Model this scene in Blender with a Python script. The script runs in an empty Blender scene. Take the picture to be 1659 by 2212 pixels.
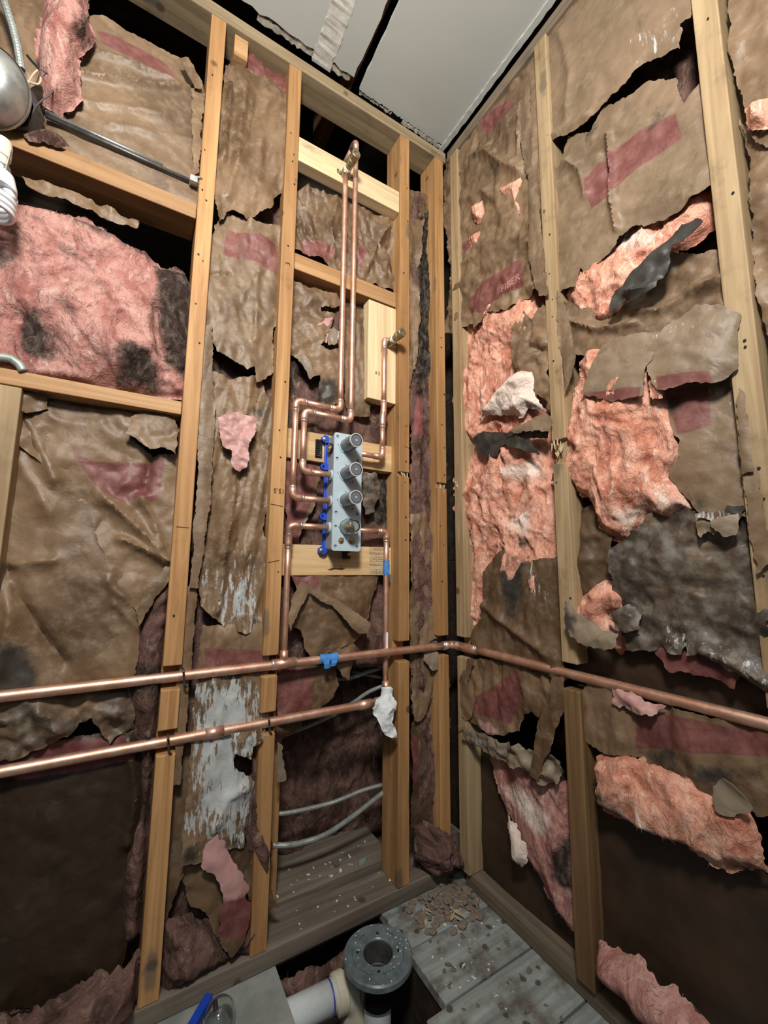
import bpy, bmesh, math, random
import numpy as np
from mathutils import Vector, Matrix, noise, geometry
random.seed(7)
sc = bpy.context.scene
COL = sc.collection

# ------------------------------------------------------------------ camera, world, light, exposure
CW, CH, FPX = 1659.0, 2212.0, 890.0
CAM = np.array([-0.8697, -1.0391, 0.90785])
M = np.array([[0.85909562, 0.07341725, 0.50652209],      # world = M @ (right, down, forward)
              [-0.51174927, 0.10734146, 0.85240278],
              [0.00821024, -0.9915078, 0.1297878]])
cd = bpy.data.cameras.new('camera'); cam = bpy.data.objects.new('camera', cd); COL.objects.link(cam)
cd.sensor_fit = 'HORIZONTAL'; cd.sensor_width = 36.0; cd.lens = FPX / CW * 36.0; cd.clip_start = 0.02
mw = Matrix.Identity(4)
for i in range(3):
    mw[i][0] = M[i, 0]; mw[i][1] = -M[i, 1]; mw[i][2] = -M[i, 2]; mw[i][3] = CAM[i]
cam.matrix_world = mw
sc.camera = cam

wd = bpy.data.worlds.new('world'); sc.world = wd; wd.use_nodes = True
wd.node_tree.nodes['Background'].inputs[0].default_value = (0.92, 0.96, 1.0, 1)
wd.node_tree.nodes['Background'].inputs[1].default_value = 0.055

def area_light(name, loc, target, size, power, col):
    d = bpy.data.lights.new(name, 'AREA'); d.shape = 'DISK'; d.size = size; d.energy = power; d.color = col
    o = bpy.data.objects.new(name, d); COL.objects.link(o); o.location = loc
    o.rotation_euler = (Vector(target) - Vector(loc)).to_track_quat('-Z', 'Y').to_euler()
    return o
area_light('work_light', (-1.02, -1.25, 1.95), (-0.35, 0.0, 1.75), 0.28, 38.0, (1.0, 0.95, 0.87))
area_light('room_lamp', (-1.15, -1.9, 1.7), (-0.3, -0.2, 0.9), 0.5, 3.2, (0.93, 0.97, 1.0))
sc.view_settings.view_transform = 'Standard'; sc.view_settings.look = 'None'
sc.view_settings.gamma = 1.0; sc.view_settings.use_curve_mapping = False
sc.view_settings.exposure = 0.0

# ------------------------------------------------------------------ survey: photo measurements -> wall positions in metres
# left wall: stud faces in the plane y = 0, right wall: stud faces in the plane x = 0, room corner at the origin, floor z = 0
ZO = {1: (0, 0, .3978), 2: (560, 0, .3978), 3: (1000, 0, .3972), 4: (0, 420, .3978), 5: (560, 420, .2652), 6: (560, 820, .2411),
      7: (940, 420, .4334), 8: (940, 900, .4334), 9: (0, 820, .3617), 10: (0, 1400, .3737), 11: (540, 1240, .3165),
      12: (960, 1400, .4213), 13: (340, 1740, .4822), 14: (660, 900, .14914), 15: (0, 0, .226), 16: (680, 270, .12055),
      17: (960, 540, .1326), 18: (1250, 240, .1507), 19: (1400, 800, .1809), 20: (380, 2040, .14466), 0: (0, 0, 1.0)}
def T(k, *pts):
    ox, oy, s = ZO[k]
    return [(ox + s * x, oy + s * y) for x, y in pts]
def hit(px, py, axis, val):
    v = M @ np.array([px - CW / 2, py - CH / 2, FPX])
    return CAM + v * ((val - CAM[axis]) / v[axis])
def WL(px, py, dep=0.0): return Vector(hit(px, py, 1, dep))
def WR(px, py, dep=0.0): return Vector(hit(px, py, 0, dep))
def FLR(px, py, z=0.0): return Vector(hit(px, py, 2, z))
def UV(wall, px, py, dep):
    p = hit(px, py, 1 if wall == 'L' else 0, dep)
    return (p[0], p[2]) if wall == 'L' else (p[1], p[2])

# ------------------------------------------------------------------ node helpers
class NT:
    def __init__(s, name):
        s.m = bpy.data.materials.new(name); s.m.use_nodes = True; s.t = s.m.node_tree; s.n = s.t.nodes
        s.b = s.n['Principled BSDF']
    def new(s, typ, **kw):
        x = s.n.new(typ)
        for k, v in kw.items(): setattr(x, k, v)
        return x
    def link(s, a, b): s.t.links.new(a, b)
    def val(s, inp, v):
        if hasattr(v, 'is_linked') or isinstance(v, bpy.types.NodeSocket): s.link(v, inp)
        else: inp.default_value = v
    def math(s, op, a, b=0.0, c=0.0, clamp=False):
        x = s.new('ShaderNodeMath', operation=op, use_clamp=clamp)
        s.val(x.inputs[0], a); s.val(x.inputs[1], b); s.val(x.inputs[2], c)
        return x.outputs[0]
    def mix(s, f, a, b, blend='MIX'):
        x = s.new('ShaderNodeMix', data_type='RGBA', blend_type=blend)
        s.val(x.inputs[0], f)
        for i, c in ((6, a), (7, b)):
            if isinstance(c, tuple): x.inputs[i].default_value = (*c[:3], 1)
            else: s.link(c, x.inputs[i])
        return x.outputs[2]
    def ramp(s, f, a, b):       # smoothstep a..b -> 0..1
        x = s.new('ShaderNodeMapRange', interpolation_type='SMOOTHSTEP')
        s.val(x.inputs[0], f); x.inputs[1].default_value = a; x.inputs[2].default_value = b
        return x.outputs[0]
    def coord(s, scale=(1, 1, 1), jitter=True):
        tc = s.new('ShaderNodeTexCoord'); mp = s.new('ShaderNodeMapping')
        s.link(tc.outputs['Object'], mp.inputs[0]); mp.inputs[3].default_value = scale
        if jitter:
            oi = s.new('ShaderNodeObjectInfo'); cx = s.new('ShaderNodeCombineXYZ')
            r = s.math('MULTIPLY', oi.outputs['Random'], 37.0)
            for i in range(3): s.link(r, cx.inputs[i])
            s.link(cx.outputs[0], mp.inputs[1])
        return mp.outputs[0]
    def noise(s, co, scale, detail=4, rough=.55, dist=0.0):
        x = s.new('ShaderNodeTexNoise'); s.link(co, x.inputs['Vector'])
        x.inputs['Scale'].default_value = scale; x.inputs['Detail'].default_value = detail
        x.inputs['Roughness'].default_value = rough; x.inputs['Distortion'].default_value = dist
        return x.outputs['Fac']
    def voro(s, co, scale, feature='F1'):
        x = s.new('ShaderNodeTexVoronoi', feature=feature); s.link(co, x.inputs['Vector']); x.inputs['Scale'].default_value = scale
        return x.outputs['Distance']
    def attr(s, name):
        x = s.new('ShaderNodeAttribute'); x.attribute_name = name; return x.outputs['Fac']
    def bump(s, h, strength, dist, prev=None):
        x = s.new('ShaderNodeBump'); x.inputs['Strength'].default_value = strength; x.inputs['Distance'].default_value = dist
        s.link(h, x.inputs['Height'])
        if prev is not None: s.link(prev, x.inputs['Normal'])
        return x.outputs[0]
    def done(s, col=None, rough=None, metal=None, normal=None, **kw):
        for k, v in (('Base Color', col), ('Roughness', rough), ('Metallic', metal), ('Normal', normal)):
            if v is None: continue
            i = s.b.inputs[k]
            if isinstance(v, tuple): i.default_value = (*v[:3], 1)
            elif isinstance(v, (int, float)): i.default_value = v
            else: s.link(v, i)
        for k, v in kw.items(): s.b.inputs[k.replace('_', ' ')].default_value = v
        return s.m

def mat_paper():
    t = NT('kraft_paper'); co = t.coord((1, 1, 1))
    n1 = t.noise(co, 6, 5); n2 = t.noise(co, 34, 5, .65); n3 = t.noise(co, 140, 3)
    col = t.mix(t.ramp(n1, .35, .65), (0.102, 0.059, 0.030), (0.200, 0.126, 0.071))
    col = t.mix(t.ramp(n2, .45, .75), col, (0.235, 0.162, 0.100))
    tone = t.attr('tone')                                  # each sheet's own shade of kraft
    col = t.mix(t.math('MULTIPLY', tone, 1.0, clamp=True), col, (0.215, 0.172, 0.124))
    dk = t.math('MULTIPLY', tone, -1.0, clamp=True)
    col = t.mix(dk, col, (0.030, 0.0175, 0.0095))
    gr = t.ramp(t.noise(co, 22, 8, .75, .6), .54, .72)
    col = t.mix(t.math('MULTIPLY', gr, .5), col, (0.055, 0.036, 0.022))       # old water stains
    red = t.ramp(t.math('ADD', t.attr('red'), t.math('MULTIPLY', t.math('SUBTRACT', n2, .5), .012)), -.0015, .0025)
    redc = t.mix(t.ramp(n2, .35, .7), (0.125, 0.034, 0.036), (0.205, 0.074, 0.070))
    col = t.mix(t.math('MULTIPLY', red, .86), col, redc)
    mold = t.attr('mold')
    mf = t.ramp(t.math('ADD', t.math('MULTIPLY', t.noise(co, 14, 7, .7), .7), t.math('MULTIPLY', mold, .42)), .52, .74)
    col = t.mix(t.math('MULTIPLY', mf, .8), col, t.mix(t.ramp(n2, .4, .65), (0.030, 0.027, 0.024), (0.105, 0.10, 0.09)))
    dark = t.ramp(t.math('ADD', t.attr('dark'), t.math('MULTIPLY', t.math('SUBTRACT', t.noise(co, 28, 6, .7), .5), .07)), -.012, .014)
    col = t.mix(t.math('MULTIPLY', dark, .93), col, t.mix(n2, (0.010, 0.010, 0.010), (0.05, 0.047, 0.042)))
    cs = t.coord((95, 95, 22)); ws = t.noise(cs, 1, 6, .7)
    wh = t.ramp(t.math('ADD', t.attr('white'), t.math('MULTIPLY', t.math('SUBTRACT', ws, .59), .36)), -.015, .02)
    col = t.mix(t.math('MULTIPLY', wh, .9), col, t.mix(n2, (0.33, 0.36, 0.37), (0.56, 0.60, 0.61)))
    pk = t.ramp(t.math('ADD', t.attr('pink'), t.math('MULTIPLY', t.math('SUBTRACT', n2, .5), .02)), -.004, .006)
    col = t.mix(pk, col, t.mix(n2, (0.40, 0.19, 0.18), (0.52, 0.33, 0.31)))
    wv = t.new('ShaderNodeVectorMath', operation='ADD'); nn = t.new('ShaderNodeTexNoise'); nn.inputs['Scale'].default_value = 9; t.link(co, nn.inputs['Vector'])
    sc_ = t.new('ShaderNodeVectorMath', operation='SCALE'); t.link(nn.outputs['Color'], sc_.inputs[0]); sc_.inputs['Scale'].default_value = .12
    t.link(co, wv.inputs[0]); t.link(sc_.outputs[0], wv.inputs[1]); cw = wv.outputs[0]
    b = t.bump(n2, .25, .004); b = t.bump(t.voro(cw, 15, 'DISTANCE_TO_EDGE'), .28, .008, b); b = t.bump(t.voro(cw, 41, 'DISTANCE_TO_EDGE'), .22, .003, b); b = t.bump(n3, .25, .0012, b)
    rg = t.math('MULTIPLY_ADD', n2, .35, .33)
    return t.done(col, rg, 0.0, b, Specular_IOR_Level=.42)

def mat_asphalt():
    t = NT('black_paper_back'); co = t.coord(); n = t.noise(co, 40, 5)
    return t.done(t.mix(n, (0.012, 0.012, 0.012), (0.05, 0.048, 0.045)), .5, 0.0, t.bump(n, .4, .003))

def mat_pink(name, c0, c1, c2):
    t = NT(name); co = t.coord(); cs = t.coord((1, 1, .55))
    n1 = t.noise(cs, 13, 6, .6, 1.6); n2 = t.noise(cs, 34, 6, .66, 1.8); n3 = t.noise(co, 260, 3, .7)
    col = t.mix(t.ramp(n1, .32, .62), c0, c1)
    col = t.mix(t.ramp(n2, .50, .78), col, c2)
    col = t.mix(t.ramp(t.math('ADD', t.attr('white'), t.math('MULTIPLY', t.math('SUBTRACT', n2, .5), .05)), -.015, .02), col, (0.74, 0.62, 0.55))
    red = t.ramp(t.attr('red'), -.004, .006)
    col = t.mix(t.math('MULTIPLY', red, .6), col, (0.34, 0.11, 0.115))
    mold = t.attr('mold')
    mf = t.ramp(t.math('ADD', t.math('MULTIPLY', t.noise(co, 17, 7, .72), .7), t.math('MULTIPLY', mold, .42)), .52, .76)
    col = t.mix(t.math('MULTIPLY', mf, .86), col, t.mix(t.ramp(n2, .35, .65), (0.035, 0.028, 0.026), (0.15, 0.12, 0.10)))
    dark = t.ramp(t.math('ADD', t.attr('dark'), t.math('MULTIPLY', t.math('SUBTRACT', t.noise(co, 30, 6, .7), .5), .06)), -.012, .016)
    col = t.mix(t.math('MULTIPLY', dark, .95), col, t.mix(t.ramp(n2, .4, .7), (0.010, 0.009, 0.008), (0.10, 0.085, 0.068)))
    b = t.bump(n1, .6, .025); b = t.bump(n2, .6, .009, b); b = t.bump(n3, .5, .0018, b)
    return t.done(col, .95, 0.0, b, Specular_IOR_Level=.12)

def mat_wood(name, axis, c0, c1, stain=.5, rough=.62):
    t = NT(name)
    sc_ = [46, 46, 46]; sc_[axis] = 2.2
    cg = t.coord(tuple(sc_)); co = t.coord()
    sc2 = [9, 9, 9]; sc2[axis] = .7
    g = t.noise(cg, 1, 6, .6, .8); g2 = t.noise(t.coord(tuple(sc2)), 1, 4, .5, .5)
    col = t.mix(t.ramp(g, .3, .7), c0, c1)
    col = t.mix(t.math('MULTIPLY', t.ramp(g2, .45, .7), .5), col, tuple(.55 * a for a in c0))
    st = t.ramp(t.noise(co, 10, 6, .7), .60 - .12 * stain, .80)
    col = t.mix(t.math('MULTIPLY', st, min(1, .85 * stain)), col, (0.045, 0.034, 0.026))
    knot = t.ramp(t.voro(t.coord((7, 7, 7)), 1), .10, .05)
    col = t.mix(t.math('MULTIPLY', knot, .75), col, (0.06, 0.032, 0.014))
    se = [11, 11, 11]; se[axis] = 4
    ns = t.ramp(t.math('ADD', t.voro(t.coord(tuple(se)), 1), t.math('MULTIPLY', t.noise(co, 40, 4), .2)), .30, .18)
    col = t.mix(t.math('MULTIPLY', ns, .62), col, (0.075, 0.07, 0.065))
    b = t.bump(g, .25, .0015); b = t.bump(t.noise(co, 90, 3), .15, .001, b)
    return t.done(col, rough, 0.0, b, Specular_IOR_Level=.3)

def mat_plain(name, col, rough=.5, metal=0.0, var=.12, nscale=60, bump=.15, **kw):
    t = NT(name); co = t.coord(); n = t.noise(co, nscale, 5, .65)
    c = t.mix(t.ramp(n, .3, .7), tuple(a * (1 - var) for a in col), tuple(min(1, a * (1 + var)) for a in col))
    return t.done(c, rough, metal, t.bump(n, bump, .001), **kw)

def mat_copper():
    t = NT('copper'); co = t.coord(); n = t.noise(co, 22, 6, .7); n2 = t.noise(co, 90, 4, .7)
    col = t.mix(t.ramp(n, .38, .66), (0.66, 0.36, 0.25), (0.84, 0.56, 0.44))
    col = t.mix(t.math('MULTIPLY', t.ramp(n2, .58, .8), .5), col, (0.26, 0.12, 0.07))
    return t.done(col, t.math('MULTIPLY_ADD', n2, .35, .27), .82, t.bump(n2, .12, .001))

def mat_glassy(name, col, rough, trans, alpha=1.0):
    t = NT(name); return t.done(col, rough, 0.0, None, Transmission_Weight=trans, IOR=1.45, Alpha=alpha)

def mat_drywall():
    t = NT('drywall_ceiling'); co = t.coord((1, 1, 1), False); n = t.noise(co, 5, 5); n2 = t.noise(co, 60, 4)
    col = t.mix(n, (0.385, 0.415, 0.40), (0.465, 0.495, 0.475))
    return t.done(col, .85, 0.0, t.bump(n2, .1, .001))

def mat_plank():
    t = NT('painted_plank'); co = t.coord(); cg = t.coord((3, 60, 60)); g = t.noise(cg, 1, 6, .6); n = t.noise(co, 12, 6, .65)
    col = t.mix(t.ramp(g, .3, .7), (0.19, 0.205, 0.20), (0.34, 0.375, 0.37))
    col = t.mix(t.ramp(n, .42, .72), col, (0.085, 0.068, 0.053))
    sp = t.ramp(t.math('ADD', t.voro(t.coord((26, 26, 26)), 1), t.math('MULTIPLY', t.noise(co, 60, 4), .35)), .40, .33)
    col = t.mix(t.math('MULTIPLY', sp, .85), col, (0.05, 0.032, 0.024))
    wsp = t.ramp(t.noise(co, 160, 3, .6), .70, .76)
    col = t.mix(wsp, col, (0.62, 0.64, 0.62))
    return t.done(col, .75, 0.0, t.bump(g, .3, .002))

PAPER = mat_paper(); ASPH = mat_asphalt()
PINK_R = mat_pink('pink_insulation', (0.46, 0.165, 0.105), (0.70, 0.37, 0.27), (0.84, 0.66, 0.56))
PINK_L = mat_pink('dusty_pink_insulation', (0.30, 0.115, 0.10), (0.50, 0.27, 0.235), (0.60, 0.46, 0.40))
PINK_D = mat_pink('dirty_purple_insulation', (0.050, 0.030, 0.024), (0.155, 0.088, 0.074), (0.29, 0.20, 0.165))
OLD0, OLD1 = (0.32, 0.16, 0.060), (0.51, 0.295, 0.130)
NEW0, NEW1 = (0.58, 0.43, 0.24), (0.74, 0.60, 0.39)
WOODZ = mat_wood('old_pine_upright', 2, OLD0, OLD1, .45)
WOODX = mat_wood('old_pine_crosswise', 0, (0.33, 0.175, 0.075), (0.50, 0.305, 0.15), .5)
GREYZ = mat_wood('weathered_pine_upright', 2, (0.265, 0.178, 0.095), (0.405, 0.30, 0.175), .65)
DIRTX = mat_wood('dirty_plate_crosswise', 0, (0.115, 0.095, 0.075), (0.215, 0.18, 0.145), .6, .8)
DIRTY = mat_wood('dirty_plate_lengthwise', 1, (0.115, 0.09, 0.066), (0.22, 0.17, 0.12), .6, .8)
PLATE = mat_wood('olive_top_plate', 0, (0.19, 0.14, 0.08), (0.32, 0.25, 0.155), .6)
JOIST = mat_wood('brown_joist', 1, (0.10, 0.045, 0.025), (0.19, 0.09, 0.05), .3)
DPINE = mat_wood('water_darkened_pine', 2, (0.13, 0.072, 0.032), (0.25, 0.15, 0.072), .55)
CEMENT = mat_plain('grey_cement_board', (0.24, 0.26, 0.25), .85, 0, .2, 14, .2)
NEWX = mat_wood('new_pine_crosswise', 0, NEW0, NEW1, .12)
NEWX2 = mat_wood('new_fir_crosswise', 0, (0.52, 0.34, 0.165), (0.68, 0.49, 0.28), .12)
NEWZ = mat_wood('new_pine_upright', 2, NEW0, NEW1, .15)
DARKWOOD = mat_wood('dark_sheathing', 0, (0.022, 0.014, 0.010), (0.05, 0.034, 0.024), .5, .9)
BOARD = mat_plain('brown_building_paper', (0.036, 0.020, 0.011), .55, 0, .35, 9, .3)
COPPER = mat_copper()
SOLDER = mat_plain('solder', (0.62, 0.58, 0.55), .34, .85, .2, 80)
BRASS = mat_plain('brass', (0.55, 0.42, 0.20), .32, .9, .2, 60)
BRONZE = mat_plain('dull_brass', (0.30, 0.255, 0.165), .42, .8, .2, 60)
VALVE = mat_plain('blue_grey_plastic', (0.40, 0.50, 0.56), .42, 0, .05, 30, .05)
VALVESIDE = mat_plain('grey_plastic', (0.27, 0.285, 0.28), .45, 0, .05, 30, .05)
SMOKE = mat_glassy('smoky_plastic', (0.14, 0.155, 0.175), .16, .15)
SMOKE_END = mat_plain('dark_smoky_plastic', (0.045, 0.040, 0.045), .15, 0, .1, 20, .03)
RIMC = mat_plain('clear_rim_plastic', (0.42, 0.43, 0.44), .2, 0, .05)
CLEAR = mat_glassy('clear_plastic', (0.93, 0.95, 0.96), .04, 1.0)
BLUE = mat_plain('blue_plastic', (0.012, 0.065, 0.50), .4, 0, .1)
TAPE = mat_plain('blue_tape', (0.05, 0.22, 0.58), .6, 0, .2)
BLACK = mat_plain('black_plastic', (0.012, 0.012, 0.014), .4, 0, .2)
HOLE = mat_plain('hole_shade_nail_black', (0.006, 0.006, 0.007), .8, 0, .1)  # black stands in for the shade inside holes and slots; also nail heads
RAG = mat_plain('white_rag', (0.66, 0.70, 0.72), .9, 0, .08, 200, .3)
STEEL = mat_plain('galvanized_steel', (0.46, 0.47, 0.46), .38, .85, .3, 18)
DARKSTEEL = mat_plain('dark_steel', (0.10, 0.10, 0.10), .45, .6, .3, 40)
CABLE = mat_plain('armoured_cable', (0.30, 0.33, 0.31), .5, .35, .2, 60)
LAMPW = mat_plain('white_lamp_glass', (0.80, 0.82, 0.86), .25, 0, .03)
PVC = mat_plain('white_pvc', (0.62, 0.68, 0.70), .35, 0, .05)
PVCC = mat_plain('cream_pvc', (0.62, 0.58, 0.46), .3, 0, .06)
DRAIN = mat_plain('grey_drain_plastic', (0.115, 0.150, 0.160), .35, 0, .25, 40, .2)
PURPLE = mat_plain('purple_primer', (0.06, 0.07, 0.30), .4)
INK = mat_plain('ink_print', (0.030, 0.024, 0.018), .8)
INKR = mat_plain('red_band_print', (0.42, 0.19, 0.17), .7)
STAMPBG = mat_plain('lumber_tag', (0.52, 0.38, 0.22), .7)
DRY = mat_drywall()
DRYEDGE = mat_plain('plaster_edge', (0.40, 0.38, 0.33), .9, 0, .3, 40, .5)
TAPEJ = mat_plain('joint_compound', (0.52, 0.52, 0.49), .9, 0, .16, 45, .6)
PLANK = mat_plank()
RUB = mat_plain('plaster_rubble', (0.21, 0.165, 0.13), .95, 0, .35, 60, .5)
CHIP = mat_plain('white_chip', (0.62, 0.63, 0.60), .8, 0, .1)
TILEG = mat_plain('green_glass_tile', (0.20, 0.27, 0.24), .4, 0, .15)
SPLIN = mat_plain('pale_splinter', (0.46, 0.36, 0.23), .8)

# ------------------------------------------------------------------ object helpers
def link(name, me, mat=None, parent=None, loc=None):
    o = bpy.data.objects.new(name, me); COL.objects.link(o)
    if mat is not None and me is not None:
        for m_ in (mat if isinstance(mat, (list, tuple)) else [mat]): me.materials.append(m_)
    if loc is not None: o.location = loc
    if parent is not None: o.parent = parent
    return o
def tag(o, label, cat, group=None, kind=None):
    o['label'] = label; o['category'] = cat
    if group: o['group'] = group
    if kind: o['kind'] = kind
    return o
def thing(name, label, cat, loc, group=None):
    o = bpy.data.objects.new(name, None); COL.objects.link(o); o.location = loc; o.empty_display_size = .02
    return tag(o, label, cat, group)
def wloc(o):
    v = Vector((0, 0, 0))
    while o is not None: v = v + o.location; o = o.parent
    return v
def mesh_from(verts, faces, origin, smooth=False):
    me = bpy.data.meshes.new('m'); og = Vector(origin)
    me.from_pydata([tuple(Vector(v) - og) for v in verts], [], faces)
    if smooth: me.polygons.foreach_set('use_smooth', [True] * len(me.polygons))
    me.update(); return me
def child(name, verts, faces, mat, parent, smooth=False):
    return link(name, mesh_from(verts, faces, wloc(parent), smooth), mat, parent)
def bm_box(lo, hi, bev=.002, seg=2, wob=0.0, cuts=0, axis=2):
    bm = bmesh.new(); r = bmesh.ops.create_cube(bm, size=1.0)
    lo, hi = Vector(lo), Vector(hi)
    for v in bm.verts: v.co = Vector(((v.co[i] + .5) * (hi[i] - lo[i]) + lo[i]) for i in range(3))
    if bev: bmesh.ops.bevel(bm, geom=bm.edges[:], offset=bev, segments=seg, affect='EDGES', profile=.5)
    return bm
def bm_profile(prof, axis, a0, a1, bev=.002):
    """prof: closed outline in the two other axes, extruded a0..a1 along axis"""
    bm = bmesh.new(); oth = [i for i in range(3) if i != axis]
    def mk(a):
        out = []
        for p in prof:
            c = [0, 0, 0]; c[axis] = a; c[oth[0]] = p[0]; c[oth[1]] = p[1]; out.append(bm.verts.new(c))
        return out
    A, B = mk(a0), mk(a1); n = len(prof)
    bm.faces.new(A); bm.faces.new(list(reversed(B)))
    for i in range(n): bm.faces.new((A[i], B[i], B[(i + 1) % n], A[(i + 1) % n]))
    bmesh.ops.recalc_face_normals(bm, faces=bm.faces[:])
    if bev: bmesh.ops.bevel(bm, geom=bm.edges[:], offset=bev, segments=2, affect='EDGES', profile=.5)
    return bm
def from_bm(name, bm, mat, parent=None, origin=None, smooth=False):
    me = bpy.data.meshes.new(name)
    if parent is not None: origin = wloc(parent)
    if origin is None:
        xs = [v.co for v in bm.verts]
        lo = Vector(min(v[i] for v in xs) for i in range(3)); hi = Vector(max(v[i] for v in xs) for i in range(3))
        origin = Vector(((lo[0] + hi[0]) / 2, (lo[1] + hi[1]) / 2, lo[2]))
    bmesh.ops.translate(bm, verts=bm.verts[:], vec=-Vector(origin))
    bm.to_mesh(me); bm.free()
    if smooth: me.polygons.foreach_set('use_smooth', [True] * len(me.polygons))
    o = link(name, me, mat, parent)
    if parent is None: o.location = origin
    return o
def box(name, lo, hi, mat, parent=None, bev=.002):
    return from_bm(name, bm_box(lo, hi, bev), mat, parent)
def frames(path):
    P = [Vector(p) for p in path]; out = []; t0 = (P[1] - P[0]).normalized()
    up = Vector((0, 0, 1)) if abs(t0.z) < .9 else Vector((1, 0, 0))
    n = (up - t0 * up.dot(t0)).normalized()
    for i, p in enumerate(P):
        t = (P[min(i + 1, len(P) - 1)] - P[max(i - 1, 0)]).normalized()
        n = (n - t * n.dot(t)).normalized(); out.append((p, n, t.cross(n)))
    return out
def tube_vf(path, r, seg=14, caps=True):
    V, F = [], []; fr = frames(path); rr = r if isinstance(r, (list, tuple)) else [r] * len(fr)
    for (p, n, b), q in zip(fr, rr):
        for k in range(seg):
            a = 2 * math.pi * k / seg; V.append(p + n * (q * math.cos(a)) + b * (q * math.sin(a)))
    for i in range(len(fr) - 1):
        for k in range(seg):
            k2 = (k + 1) % seg; F.append((i * seg + k, i * seg + k2, (i + 1) * seg + k2, (i + 1) * seg + k))
    if caps:
        F.append(tuple(range(seg - 1, -1, -1))); o = (len(fr) - 1) * seg; F.append(tuple(range(o, o + seg)))
    return V, F
def tube(name, path, r, mat, parent, seg=14):
    V, F = tube_vf(path, r, seg); return child(name, V, F, mat, parent, True)
def lathe_vf(prof, origin, axis, seg=28):
    """prof: (radius, height along axis)"""
    ax = Vector(axis).normalized(); u = ax.orthogonal().normalized(); w = ax.cross(u); V, F = [], []
    for r, h in prof:
        for k in range(seg):
            a = 2 * math.pi * k / seg; V.append(Vector(origin) + ax * h + u * (r * math.cos(a)) + w * (r * math.sin(a)))
    for i in range(len(prof) - 1):
        for k in range(seg):
            k2 = (k + 1) % seg; F.append((i * seg + k, i * seg + k2, (i + 1) * seg + k2, (i + 1) * seg + k))
    return V, F
def lathe(name, prof, origin, axis, mat, parent, seg=28, smooth=True):
    V, F = lathe_vf(prof, origin, axis, seg); o = child(name, V, F, mat, parent, smooth)
    if smooth:
        e = o.modifiers.new('edges', 'EDGE_SPLIT'); e.split_angle = math.radians(40)
    return o

# ------------------------------------------------------------------ torn sheets and insulation
def np_inside(P, poly):
    x, y = P[:, 0], P[:, 1]; ins = np.zeros(len(P), bool); n = len(poly)
    for i in range(n):
        x0, y0 = poly[i]; x1, y1 = poly[(i + 1) % n]
        if y0 == y1: continue
        c = ((y0 > y) != (y1 > y)) & (x < (x1 - x0) * (y - y0) / (y1 - y0) + x0); ins ^= c
    return ins
def np_dist(P, poly, closed=True):
    d = np.full(len(P), 1e9); n = len(poly)
    for i in range(n if closed else n - 1):
        a = np.array(poly[i]); b = np.array(poly[(i + 1) % n]); ab = b - a; L = max(1e-12, ab @ ab)
        t = np.clip(((P - a) @ ab) / L, 0, 1); q = P - (a + t[:, None] * ab); d = np.minimum(d, np.hypot(q[:, 0], q[:, 1]))
    return d
def sdf(P, poly):
    d = np_dist(P, poly); return np.where(np_inside(P, poly), d, -d)
def jagged(poly, amp, step, rnd):
    out = []
    n = len(poly)
    for i in range(n):
        a = np.array(poly[i]); b = np.array(poly[(i + 1) % n])
        seg = [a, b]
        while True:
            if np.hypot(*(seg[1] - seg[0])) <= step: break
            new = []
            for p, q in zip(seg[:-1], seg[1:]):
                L = np.hypot(*(q - p)); nn = np.array([-(q - p)[1], (q - p)[0]]) / max(L, 1e-9)
                m_ = (p + q) / 2 + nn * rnd.uniform(-1, 1) * min(amp, .28 * L) * (L / (L + .02))**.5
                new += [p, m_]
            new.append(seg[-1]); seg = new
        out += seg[:-1]
    return [tuple(p) for p in out]

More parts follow.
